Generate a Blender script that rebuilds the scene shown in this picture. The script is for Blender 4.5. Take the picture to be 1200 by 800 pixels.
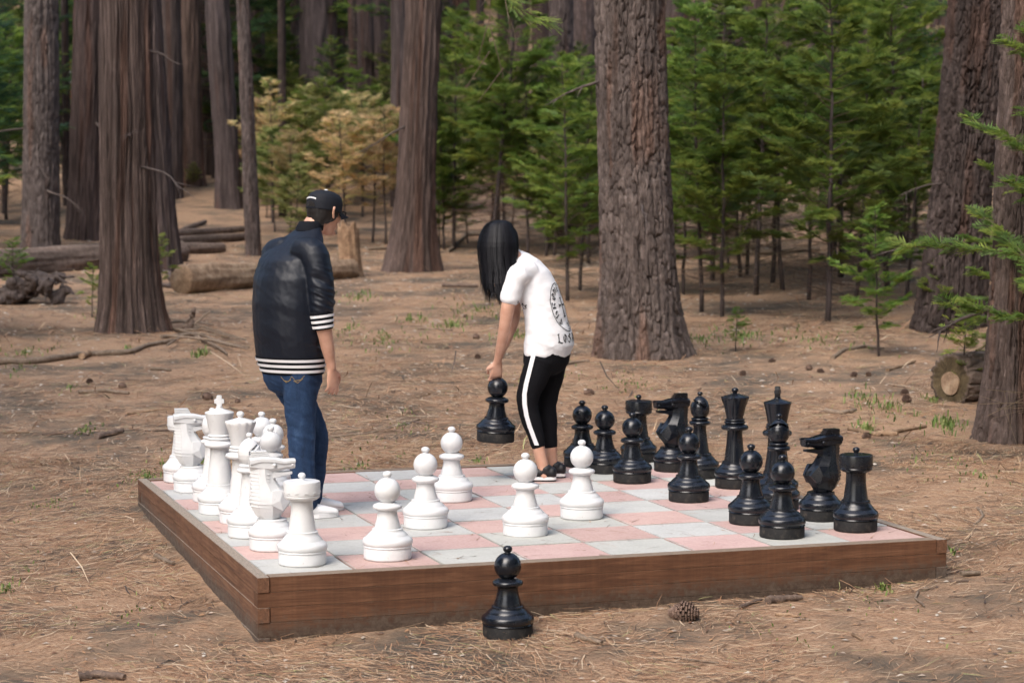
import bpy, bmesh, math, random
import numpy as np
from mathutils import Vector, Matrix
from mathutils.bvhtree import BVHTree

random.seed(7); RNG = np.random.default_rng(7)
SC = bpy.context.scene
for o_ in list(bpy.data.objects): bpy.data.objects.remove(o_)
COL = SC.collection

# ------------------------------------------------------------------ camera, light, exposure
S = 0.42                       # side of one chess square in metres
H0 = 0.29                      # paving height above the ground at the near corner
YAW = 1.25289; FPX = 2581.2; PITCH = 0.0701566
CAMZ = H0 + 4.16677 * S
cam_d = bpy.data.cameras.new('camera'); cam = bpy.data.objects.new('camera', cam_d); COL.objects.link(cam)
cam.location = (0, 0, CAMZ); cam.rotation_euler = (math.pi / 2 - PITCH, 0.0, 0)
cam_d.sensor_width = 36; cam_d.lens = FPX * 36 / 1200
cam_d.clip_start = 0.1; cam_d.clip_end = 600
cam_d.dof.use_dof = True; cam_d.dof.focus_distance = 11.3; cam_d.dof.aperture_fstop = 4.0
SC.camera = cam
SUN_EL, SUN_AZ = math.radians(50), math.radians(212)   # compass style: 0 = +Y, clockwise (sun behind left of the camera)
wd = bpy.data.worlds.new('World'); SC.world = wd; wd.use_nodes = True
nt = wd.node_tree; nt.nodes.clear()
sky = nt.nodes.new('ShaderNodeTexSky'); sky.sky_type = 'NISHITA'; sky.sun_disc = False
sky.sun_elevation = SUN_EL; sky.sun_rotation = SUN_AZ; sky.air_density = 1.0; sky.dust_density = 4.0; sky.ozone_density = 1.0
bg = nt.nodes.new('ShaderNodeBackground'); bg.inputs[1].default_value = 0.15
wo = nt.nodes.new('ShaderNodeOutputWorld'); nt.links.new(sky.outputs[0], bg.inputs[0]); nt.links.new(bg.outputs[0], wo.inputs[0])
sl = bpy.data.lights.new('sun', 'SUN'); sl.energy = 1.25; sl.angle = math.radians(50); sl.color = (1.0, 0.98, 0.95)
so = bpy.data.objects.new('sun', sl); COL.objects.link(so)
sd = Vector((math.sin(SUN_AZ) * math.cos(SUN_EL), math.cos(SUN_AZ) * math.cos(SUN_EL), math.sin(SUN_EL)))
so.rotation_euler = sd.to_track_quat('Z', 'Y').to_euler(); so.location = (0, 0, 40)
SC.view_settings.view_transform = 'Standard'; SC.view_settings.look = 'None'
SC.view_settings.gamma = 1; SC.view_settings.exposure = 1.15; SC.view_settings.use_curve_mapping = False
SC.cycles.max_bounces = 6; SC.cycles.diffuse_bounces = 4; SC.cycles.transparent_max_bounces = 8
SC.cycles.use_denoising = True

# ------------------------------------------------------------------ noise
def _h(ix, iy, iz, seed=0):
    n = (ix.astype(np.int64) * 73856093) ^ (iy.astype(np.int64) * 19349663) ^ (iz.astype(np.int64) * 83492791) ^ (seed * 2654435)
    n = (n ^ (n >> 13)) * 1274126177; n = n ^ (n >> 16)
    return (n & 0xFFFFF) / float(0xFFFFF)
def vnoise(x, y, z=0.0, seed=0):
    x, y, z = np.broadcast_arrays(np.asarray(x, float), np.asarray(y, float), np.asarray(z, float))
    ix, iy, iz = np.floor(x), np.floor(y), np.floor(z); fx, fy, fz = x - ix, y - iy, z - iz
    fx, fy, fz = [t * t * (3 - 2 * t) for t in (fx, fy, fz)]
    out = 0
    for a in (0, 1):
        wa = fx if a else 1 - fx
        for b in (0, 1):
            wb = fy if b else 1 - fy
            for c in (0, 1):
                out = out + wa * wb * (fz if c else 1 - fz) * _h(ix + a, iy + b, iz + c, seed)
    return out * 2 - 1
def fbm(x, y, z=0.0, seed=0, oct=4):
    s, a, t = 0, 1.0, 0
    for k in range(oct):
        s = s + a * vnoise(np.asarray(x) * 2 ** k, np.asarray(y) * 2 ** k, np.asarray(z) * 2 ** k, seed + k); t += a; a *= 0.5
    return s / t

# ------------------------------------------------------------------ ground height and placing
def G(x, y):
    x = np.asarray(x, float); y = np.asarray(y, float)
    z = 0.0169 * 6 * np.tanh((x + 1.15) / 6) + 0.0428 * (np.maximum(y, 6) - 9.8)
    z = z + 0.10 * np.maximum(y - 46, 0) + 0.12 * np.maximum(y - 75, 0)
    z = z + 0.55 * np.exp(-((x - 7.2) / 1.6) ** 2 - ((y - 23.5) / 3.0) ** 2)
    far = np.clip((y - 16) / 20, 0, 1)
    z = z + far * 0.25 * vnoise(x * 0.12, y * 0.12, 0, 3)
    return z
def GB(x, y):
    z = G(x, y)
    return z + 0.010 * vnoise(x * 1.7, y * 1.7, 0, 11) + 0.006 * vnoise(x * 6, y * 6, 0, 12) + 0.0035 * vnoise(x * 17, y * 17, 0, 13)
def bw(u, v, z=0.0):
    """board square coordinates -> world"""
    du, dv = u + 4.82531, v + 23.13126
    return Vector(((du * 0.94986 - dv * 0.31266) * S, (du * 0.31266 + dv * 0.94986) * S, H0 + z))
BANG = math.atan2(0.31266, 0.94986)
cp, sp = math.cos(PITCH), math.sin(PITCH)
def ray(px, py):
    return Vector(((px - 600) / FPX, cp + (400 - py) / FPX * sp, -sp + (400 - py) / FPX * cp))
def W(px, py, Y):
    d = ray(px, py); return Vector((0, 0, CAMZ)) + d * (Y / d.y)
def gp(px, py, dz=0.0):
    """where the sight line of a photo pixel meets the ground"""
    d = ray(px, py); t = 5.0
    while t < 200:
        p = Vector((0, 0, CAMZ)) + d * t
        if p.z < float(G(p.x, p.y)) : break
        t += 0.02
    p.z = float(GB(p.x, p.y)) + dz
    return p

# ------------------------------------------------------------------ objects
def tag(o, label=None, cat=None, group=None, kind=None):
    if label: o['label'] = label
    if cat: o['category'] = cat
    if group: o['group'] = group
    if kind: o['kind'] = kind
    return o
def empty(name, loc=(0, 0, 0), rz=0.0):
    o = bpy.data.objects.new(name, None); o.empty_display_size = 0.1; COL.objects.link(o)
    o.location = loc; o.rotation_euler = (0, 0, rz); return o
class MB:
    def __init__(s): s.v = []; s.f = []; s.m = []; s.c = []; s.n = 0
    def add(s, verts, faces, mat=0, col=None):
        verts = np.asarray(verts, float).reshape(-1, 3); s.v.append(verts)
        for f in faces: s.f.append([i + s.n for i in f]); s.m.append(mat)
        s.c.append(np.tile(np.array(col if col is not None else (1, 1, 1)), (len(verts), 1)) if col is None or np.ndim(col) == 1 else np.asarray(col))
        s.n += len(verts)
    def box(s, c, size, M=None, mat=0, col=None):
        a, b, d = [t / 2 for t in size]
        P = [(x, y, z) for x in (-a, a) for y in (-b, b) for z in (-d, d)]
        P = [Vector(c) + ((M @ Vector(q)) if M else Vector(q)) for q in P]
        s.add([tuple(q) for q in P], [(0, 1, 3, 2), (4, 6, 7, 5), (0, 4, 5, 1), (2, 3, 7, 6), (0, 2, 6, 4), (1, 5, 7, 3)], mat, col)
    def build(s, name, mats, parent=None, smooth=False, sharp=None, bevel=0):
        me = bpy.data.meshes.new(name)
        me.from_pydata(np.concatenate(s.v).tolist(), [], s.f)
        return finish(me, name, mats, parent, smooth, sharp, bevel, s.m, np.concatenate(s.c))
def finish(me, name, mats, parent=None, smooth=False, sharp=None, bevel=0, mi=None, col=None):
    if not isinstance(mats, (list, tuple)): mats = [mats]
    for m in mats: me.materials.append(m)
    if mi is not None and len(mats) > 1: me.polygons.foreach_set('material_index', mi)
    if col is not None:
        at = me.color_attributes.new('col', 'FLOAT_COLOR', 'POINT')
        at.data.foreach_set('color', np.concatenate([col, np.ones((len(col), 1))], 1).ravel().astype(np.float32))
    if smooth: me.polygons.foreach_set('use_smooth', [True] * len(me.polygons))
    if bevel or sharp or smooth:
        bm = bmesh.new(); bm.from_mesh(me)
        bmesh.ops.recalc_face_normals(bm, faces=bm.faces)
        if bevel:
            bmesh.ops.bevel(bm, geom=[e for e in bm.edges if e.is_manifold and e.calc_face_angle(0) > 0.5], offset=bevel, segments=2, affect='EDGES', clamp_overlap=True)
        if sharp:
            for e in bm.edges: e.smooth = not (e.is_manifold and e.calc_face_angle(0) > math.radians(sharp))
        bm.to_mesh(me); bm.free()
    me.update()
    o = bpy.data.objects.new(name, me); COL.objects.link(o); o.parent = parent
    return o
def fastmesh(name, verts, nper, mat, parent=None, col=None, faces=None, smooth=False):
    """verts (N*k,3); faces index array (M,nper)"""
    me = bpy.data.meshes.new(name); verts = np.asarray(verts, np.float32); faces = np.asarray(faces, np.int32)
    me.vertices.add(len(verts)); me.vertices.foreach_set('co', verts.ravel())
    me.loops.add(faces.size); me.loops.foreach_set('vertex_index', faces.ravel())
    me.polygons.add(len(faces)); me.polygons.foreach_set('loop_start', np.arange(0, faces.size, faces.shape[1], dtype=np.int32))
    me.polygons.foreach_set('loop_total', np.full(len(faces), faces.shape[1], np.int32))
    if smooth: me.polygons.foreach_set('use_smooth', np.ones(len(faces), bool))
    me.update(calc_edges=True)
    if col is not None:
        at = me.color_attributes.new('col', 'FLOAT_COLOR', 'POINT')
        at.data.foreach_set('color', np.concatenate([col, np.ones((len(col), 1))], 1).ravel().astype(np.float32))
    for m in (mat if isinstance(mat, (list, tuple)) else [mat]): me.materials.append(m)
    o = bpy.data.objects.new(name, me); COL.objects.link(o); o.parent = parent
    return o
def copy_tree(o, parent=None):
    c = o.copy(); COL.objects.link(c); c.parent = parent
    for ch in list(o.children):
        copy_tree(ch, c)
    return c

# ------------------------------------------------------------------ materials
def M(name, col, rough=0.7, spec=0.5, build=None, coat=0, sheen=0):
    m = bpy.data.materials.new(name); m.use_nodes = True; t = m.node_tree; b = t.nodes['Principled BSDF']
    b.inputs['Base Color'].default_value = (*col, 1); b.inputs['Roughness'].default_value = rough
    b.inputs['Specular IOR Level'].default_value = spec
    if coat: b.inputs['Coat Weight'].default_value = coat; b.inputs['Coat Roughness'].default_value = 0.15
    if sheen: b.inputs['Sheen Weight'].default_value = sheen
    if build: build(t, b)
    return m
def N(t, typ, **k):
    n = t.nodes.new(typ)
    for a, v in k.items():
        if a in n.inputs.keys(): n.inputs[a].default_value = v
        else: setattr(n, a, v)
    return n
def coord(t, scale=(1, 1, 1), kind='Object'):
    tc = N(t, 'ShaderNodeTexCoord'); mp = N(t, 'ShaderNodeMapping'); mp.inputs['Scale'].default_value = scale
    t.links.new(tc.outputs[kind], mp.inputs[0]); return mp.outputs[0]
def noise(t, vec, scale, detail=4, rough=0.6, dist=0):
    n = N(t, 'ShaderNodeTexNoise'); n.inputs['Scale'].default_value = scale; n.inputs['Detail'].default_value = detail
    n.inputs['Roughness'].default_value = rough; n.inputs['Distortion'].default_value = dist
    t.links.new(vec, n.inputs['Vector']); return n.outputs['Fac']
def ramp(t, fac, stops):
    r = N(t, 'ShaderNodeValToRGB'); e = r.color_ramp.elements
    while len(e) < len(stops): e.new(0.5)
    for i, (p, c) in enumerate(stops): e[i].position = p; e[i].color = (*c, 1) if len(c) == 3 else c
    t.links.new(fac, r.inputs[0]); return r.outputs[0]
def bump(t, b, h, strength=0.5, dist=0.01):
    n = N(t, 'ShaderNodeBump'); n.inputs['Strength'].default_value = strength; n.inputs['Distance'].default_value = dist
    t.links.new(h, n.inputs['Height']); t.links.new(n.outputs[0], b.inputs['Normal']); return n
def mixc(t, fac, a, b, mode='MIX'):
    n = N(t, 'ShaderNodeMix', data_type='RGBA', blend_type=mode)
    for s_, i in ((fac, 0), (a, 6), (b, 7)):
        if hasattr(s_, 'links'): t.links.new(s_, n.inputs[i])
        else: n.inputs[i].default_value = s_ if i == 0 else (*s_, 1)
    return n.outputs[2]

def m_ground(t, b):
    v = coord(t, (1, 1, 1)); v2 = coord(t, (1, 4, 1))
    n1 = noise(t, v, 0.9, 5, 0.65); n2 = noise(t, v2, 45, 4, 0.8, 0.6); n3 = noise(t, v, 160, 3, 0.8)
    c = ramp(t, n2, [(0.30, (0.075, 0.052, 0.038)), (0.42, (0.25, 0.152, 0.095)), (0.56, (0.45, 0.295, 0.190)), (0.72, (0.66, 0.52, 0.38))])
    soil = ramp(t, n3, [(0.3, (0.050, 0.040, 0.032)), (0.7, (0.19, 0.155, 0.12))])
    f = ramp(t, n1, [(0.38, (1, 1, 1)), (0.55, (0, 0, 0))])
    out = mixc(t, f, c, soil)
    n4 = noise(t, v, 0.35, 4, 0.6); g = ramp(t, n4, [(0.56, (0, 0, 0)), (0.72, (1, 1, 1))])
    n5 = noise(t, v, 6, 4, 0.8); g2 = ramp(t, n5, [(0.5, (0, 0, 0)), (0.62, (1, 1, 1))])
    gg = N(t, 'ShaderNodeMath', operation='MULTIPLY'); t.links.new(g, gg.inputs[0]); t.links.new(g2, gg.inputs[1])
    g3 = N(t, 'ShaderNodeMath', operation='MULTIPLY'); t.links.new(gg.outputs[0], g3.inputs[0]); g3.inputs[1].default_value = 0.35
    out = mixc(t, g3.outputs[0], out, (0.14, 0.17, 0.05))
    t.links.new(out, b.inputs['Base Color']); bump(t, b, n2, 0.7, 0.015)
def m_attr(nm, rough=0.8, translucent=0.0, rnd=0.0, hue=0.0, spec=0.3):
    m = bpy.data.materials.new(nm); m.use_nodes = True; t = m.node_tree; b = t.nodes['Principled BSDF']
    a = N(t, 'ShaderNodeAttribute', attribute_name='col'); c = a.outputs['Color']
    if rnd:
        oi = N(t, 'ShaderNodeObjectInfo'); hs = N(t, 'ShaderNodeHueSaturation')
        mr = N(t, 'ShaderNodeMapRange'); mr.inputs[3].default_value = 1 - rnd; mr.inputs[4].default_value = 1 + rnd
        t.links.new(oi.outputs['Random'], mr.inputs[0]); t.links.new(mr.outputs[0], hs.inputs['Value'])
        m2 = N(t, 'ShaderNodeMapRange'); m2.inputs[3].default_value = 0.5 - hue; m2.inputs[4].default_value = 0.5 + hue
        ml = N(t, 'ShaderNodeMath', operation='FRACT'); mm = N(t, 'ShaderNodeMath', operation='MULTIPLY'); mm.inputs[1].default_value = 7.31
        t.links.new(oi.outputs['Random'], mm.inputs[0]); t.links.new(mm.outputs[0], ml.inputs[0]); t.links.new(ml.outputs[0], m2.inputs[0])
        t.links.new(m2.outputs[0], hs.inputs['Hue']); t.links.new(c, hs.inputs['Color']); c = hs.outputs[0]
    t.links.new(c, b.inputs['Base Color']); b.inputs['Roughness'].default_value = rough; b.inputs['Specular IOR Level'].default_value = spec
    if translucent:
        tr = N(t, 'ShaderNodeBsdfTranslucent'); t.links.new(c, tr.inputs[0]); mx = N(t, 'ShaderNodeMixShader'); mx.inputs[0].default_value = translucent
        t.links.new(b.outputs[0], mx.inputs[1]); t.links.new(tr.outputs[0], mx.inputs[2]); t.links.new(mx.outputs[0], t.nodes['Material Output'].inputs[0])
    return m
def m_bark(cols, stretch=6, scale=9):
    def f(t, b):
        a = N(t, 'ShaderNodeAttribute', attribute_name='col')
        oi = N(t, 'ShaderNodeObjectInfo')
        v = coord(t, (1, 1, 1 / stretch)); n = noise(t, v, scale, 5, 0.7, 0.3); n2 = noise(t, coord(t, (1, 1, 1 / 2.0)), scale * 6, 4, 0.75)
        c = ramp(t, n, [(0.28, cols[0]), (0.45, cols[1]), (0.58, cols[2]), (0.75, cols[3])])
        c = mixc(t, 0.45, c, ramp(t, n2, [(0.3, cols[0]), (0.7, cols[2])]))
        c = mixc(t, 1.0, c, a.outputs['Color'], 'MULTIPLY')
        t.links.new(c, b.inputs['Base Color']); bump(t, b, n2, 0.8, 0.012)
    return f
PINE = M('pine_bark', (0.2, 0.13, 0.1), 0.9, 0.2, m_bark([(0.028, 0.023, 0.022), (0.095, 0.074, 0.067), (0.165, 0.130, 0.116), (0.36, 0.305, 0.285)], 3, 26))
CEDAR = M('cedar_bark', (0.2, 0.12, 0.1), 0.9, 0.2, m_bark([(0.030, 0.025, 0.024), (0.092, 0.073, 0.067), (0.162, 0.127, 0.115), (0.36, 0.31, 0.29)], 20, 42))
DEADW = M('weathered_wood', (0.3, 0.25, 0.2), 0.85, 0.2, m_bark([(0.10, 0.075, 0.06), (0.22, 0.17, 0.13), (0.33, 0.26, 0.20), (0.48, 0.41, 0.34)], 1.0, 20))
LOGB = M('log_bark', (0.2, 0.15, 0.12), 0.9, 0.2, m_bark([(0.06, 0.045, 0.038), (0.15, 0.11, 0.09), (0.24, 0.18, 0.15), (0.34, 0.28, 0.24)], 1.0, 14))
LOGBARE = M('bare_log_wood', (0.4, 0.28, 0.18), 0.8, 0.2, m_bark([(0.08, 0.05, 0.035), (0.24, 0.155, 0.10), (0.42, 0.30, 0.20), (0.60, 0.48, 0.36)], 1.0, 9))
GROUND = M('needle_litter', (0.3, 0.2, 0.1), 0.95, 0.15, m_ground)
NEEDLE = m_attr('pine_needles', 0.75, 0, 0, 0, 0.3)
GRASS = m_attr('grass_blades', 0.6, 0.3)
LEAF = m_attr('conifer_foliage', 0.55, 0.5, 0.25, 0.022, 0.4)
ATTR = m_attr('tinted_matter', 0.85)
def m_timber(t, b):
    v = coord(t, (1.0, 14, 14)); n = noise(t, v, 3.0, 6, 0.7, 0.8); n2 = noise(t, coord(t, (1, 8, 8)), 22, 4, 0.7)
    ge = N(t, 'ShaderNodeNewGeometry'); sx = N(t, 'ShaderNodeSeparateXYZ'); t.links.new(ge.outputs['Normal'], sx.inputs[0])
    wv = ramp(t, n, [(0.25, (0.060, 0.030, 0.018)), (0.5, (0.122, 0.058, 0.032)), (0.72, (0.190, 0.100, 0.058))])
    gr = ramp(t, n2, [(0.3, (0.13, 0.098, 0.072)), (0.7, (0.30, 0.24, 0.185))])     # weathered top faces
    top = ramp(t, sx.outputs[2], [(0.6, (0, 0, 0)), (0.8, (1, 1, 1))])
    # mud splashed up from the ground by rain: a real stain with a ragged upper edge
    sp_ = N(t, 'ShaderNodeSeparateXYZ'); t.links.new(ge.outputs['Position'], sp_.inputs[0])
    nn = noise(t, coord(t, (1, 1, 0.2), 'Generated'), 60, 5, 0.85); nb = noise(t, ge.outputs['Position'], 26, 5, 0.8)
    ad = N(t, 'ShaderNodeMath', operation='MULTIPLY_ADD'); t.links.new(nb, ad.inputs[0]); ad.inputs[1].default_value = -0.22; t.links.new(sp_.outputs[2], ad.inputs[2])
    # subtract the ground's slope so that the stain follows it
    sl_ = N(t, 'ShaderNodeVectorMath', operation='DOT_PRODUCT'); t.links.new(ge.outputs['Position'], sl_.inputs[0]); sl_.inputs[1].default_value = (-0.0169, -0.0428, 0)
    a2 = N(t, 'ShaderNodeMath', operation='ADD'); t.links.new(ad.outputs[0], a2.inputs[0]); t.links.new(sl_.outputs['Value'], a2.inputs[1])
    mud = ramp(t, a2.outputs[0], [(0.0, (1, 1, 1)), (0.03, (0, 0, 0))])
    ms = N(t, 'ShaderNodeMapRange'); t.links.new(a2.outputs[0], ms.inputs[0]); ms.inputs[1].default_value = -0.475; ms.inputs[2].default_value = -0.395; ms.inputs[3].default_value = 0.9; ms.inputs[4].default_value = 0
    stn = noise(t, coord(t, (9, 0.6, 0.8)), 1.0, 5, 0.8); wv = mixc(t, 1.0, wv, ramp(t, stn, [(0.35, (0.78, 0.76, 0.74)), (0.62, (1.05, 1.02, 1.0))]), 'MULTIPLY')
    mc = ramp(t, nb, [(0.35, (0.032, 0.023, 0.018)), (0.65, (0.105, 0.080, 0.062))])
    c = mixc(t, ms.outputs[0], wv, mc); c = mixc(t, top, c, gr)
    a = N(t, 'ShaderNodeAttribute', attribute_name='col'); c = mixc(t, 1.0, c, a.outputs['Color'], 'MULTIPLY')
    t.links.new(c, b.inputs['Base Color']); bump(t, b, n, 0.4, 0.006)
TIMBER = M('stained_timber', (0.2, 0.1, 0.06), 0.75, 0.3, m_timber)
def m_paver(cols):
    def f(t, b):
        n = noise(t, coord(t), 3.5, 5, 0.6); n2 = noise(t, coord(t), 70, 3, 0.7); a = N(t, 'ShaderNodeAttribute', attribute_name='col')
        n3 = noise(t, coord(t), 9, 6, 0.75, 0.8)
        c = ramp(t, n, [(0.3, cols[0]), (0.7, cols[1])]); c = mixc(t, 0.07, c, ramp(t, n2, [(0.35, (0.12, 0.1, 0.1)), (0.6, (0.9, 0.9, 0.88))]))
        st = ramp(t, n3, [(0.55, (1, 1, 1)), (0.75, (0.82, 0.79, 0.76))])
        c = mixc(t, 1.0, c, st, 'MULTIPLY'); c = mixc(t, 1.0, c, a.outputs['Color'], 'MULTIPLY')
        t.links.new(c, b.inputs['Base Color']); bump(t, b, n2, 0.25, 0.002)
    return f
PGREY = M('grey_paver', (0.5, 0.5, 0.48), 0.85, 0.3, m_paver([(0.42, 0.425, 0.405), (0.49, 0.49, 0.47)]))
PRED = M('red_paver', (0.5, 0.3, 0.27), 0.85, 0.3, m_paver([(0.47, 0.305, 0.275), (0.54, 0.370, 0.338)]))
JOINT = M('joint_sand', (0.09, 0.065, 0.05), 0.95, 0.1)
def m_white(t, b):
    n = noise(t, coord(t), 9, 4, 0.6); c = ramp(t, n, [(0.35, (0.62, 0.63, 0.64)), (0.65, (0.70, 0.71, 0.72))])
    n2 = noise(t, coord(t), 38, 4, 0.8); c = mixc(t, 1.0, c, ramp(t, n2, [(0.62, (1, 1, 1)), (0.76, (0.66, 0.62, 0.56))]), 'MULTIPLY')
    t.links.new(c, b.inputs['Base Color'])
def m_black(t, b):
    n = noise(t, coord(t), 14, 5, 0.7); c = ramp(t, n, [(0.4, (0.005, 0.007, 0.012)), (0.8, (0.016, 0.017, 0.021))]); t.links.new(c, b.inputs['Base Color'])
    r = ramp(t, n, [(0.3, (0.17, 0.17, 0.17)), (0.75, (0.34, 0.34, 0.34))]); t.links.new(r, b.inputs['Roughness'])
def m_blackdust(t, b):
    v = coord(t); n = noise(t, v, 22, 5, 0.75)
    c = ramp(t, n, [(0.48, (0.012, 0.012, 0.013)), (0.62, (0.035, 0.031, 0.028)), (0.78, (0.14, 0.095, 0.065))]); t.links.new(c, b.inputs['Base Color'])
WHITE = M('white_plastic', (0.8, 0.8, 0.79), 0.42, 0.4, m_white)
WDUST = M('white_plastic_scuffed', (0.74, 0.73, 0.70), 0.6, 0.3, m_white)
BLACK = M('black_plastic', (0.012, 0.012, 0.014), 0.35, 0.5, m_black)
BDUST = M('black_plastic_dusty', (0.03, 0.028, 0.026), 0.7, 0.3, m_blackdust)
def m_skin(t, b):
    n = noise(t, coord(t), 18, 3, 0.5); c = ramp(t, n, [(0.3, (0.50, 0.27, 0.185)), (0.7, (0.60, 0.355, 0.26))]); t.links.new(c, b.inputs['Base Color'])
    b.inputs['Subsurface Weight'].default_value = 0.12; b.inputs['Subsurface Radius'].default_value = (0.012, 0.005, 0.003); b.inputs['Subsurface Scale'].default_value = 0.5
SKIN = M('skin', (0.56, 0.33, 0.24), 0.5, 0.4, m_skin)
def m_satin(t, b):
    n = noise(t, coord(t, (1, 1, 1)), 26, 4, 0.6, 1.0); bump(t, b, n, 0.15, 0.005)
SATIN = M('navy_black_satin', (0.006, 0.009, 0.017), 0.46, 0.33, m_satin)
RIB = M('black_rib_knit', (0.007, 0.008, 0.012), 0.85, 0.15)
WCLOTH = M('white_knit', (0.75, 0.75, 0.78), 0.85, 0.2)
def m_denim(t, b):
    n = noise(t, coord(t, (1, 1, 0.5)), 11, 5, 0.7, 0.5); n2 = noise(t, coord(t), 220, 2, 0.6)
    c = ramp(t, n, [(0.30, (0.008, 0.019, 0.052)), (0.55, (0.020, 0.048, 0.115)), (0.78, (0.07, 0.12, 0.21))]); c = mixc(t, 0.25, c, ramp(t, n2, [(0.3, (0.008, 0.016, 0.04)), (0.7, (0.05, 0.085, 0.14))]))
    t.links.new(c, b.inputs['Base Color']); bump(t, b, n, 0.3, 0.006)
DENIM = M('indigo_denim', (0.03, 0.07, 0.18), 0.85, 0.2, m_denim)
GOLD = M('gold_stitching', (0.26, 0.18, 0.07), 0.7, 0.3)
def m_tee(t, b):
    n = noise(t, coord(t), 7, 4, 0.6, 0.6); bump(t, b, n, 0.35, 0.012)
TEE = M('white_cotton', (0.78, 0.78, 0.80), 0.9, 0.15, m_tee)
PRINT = M('black_print', (0.02, 0.02, 0.025), 0.8, 0.2)
LEGG = M('black_jersey', (0.006, 0.006, 0.008), 0.85, 0.15)
HAIR = M('black_hair', (0.006, 0.006, 0.009), 0.58, 0.32)
HAIR2 = M('short_dark_hair', (0.012, 0.010, 0.010), 0.5, 0.4)
CAPM = M('navy_cap_cloth', (0.008, 0.010, 0.016), 0.75, 0.3)
SHOEB = M('black_shoe_leather', (0.012, 0.012, 0.014), 0.5, 0.4)
SHOEW = M('white_shoe_rubber', (0.75, 0.75, 0.76), 0.6, 0.3)

# ------------------------------------------------------------------ ground
def axis(a, b, fine0, fine1, df, grow=1.12, dmax=4.0):
    xs = list(np.arange(fine0, fine1 + 1e-6, df)); d = df
    while xs[-1] < b: d = min(d * grow, dmax); xs.append(xs[-1] + d)
    d = df
    while xs[0] > a: d = min(d * grow, dmax); xs.insert(0, xs[0] - d)
    return np.array(xs)
gx, gy = axis(-110, 110, -5, 5, 0.035), axis(-25, 260, 8.2, 17, 0.035)
X, Y = np.meshgrid(gx, gy); nx, ny = len(gx), len(gy)
Z = GB(X, Y)
idx = np.arange(nx * ny).reshape(ny, nx)
F = np.stack([idx[:-1, :-1], idx[:-1, 1:], idx[1:, 1:], idx[1:, :-1]], -1).reshape(-1, 4)
g = fastmesh('ground', np.stack([X, Y, Z], -1).reshape(-1, 3), 4, GROUND, faces=F, smooth=True)
tag(g, kind='structure')

def under_board(x, y, m=0.0):
    dx, dy = x / S, y / S
    u = dx * 0.94986 + dy * 0.31266 - 4.82531; v = -dx * 0.31266 + dy * 0.94986 - 23.13126
    return (u > -0.22 - m) & (u < 8.22 + m) & (v > -0.22 - m) & (v < 8.22 + m)

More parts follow.
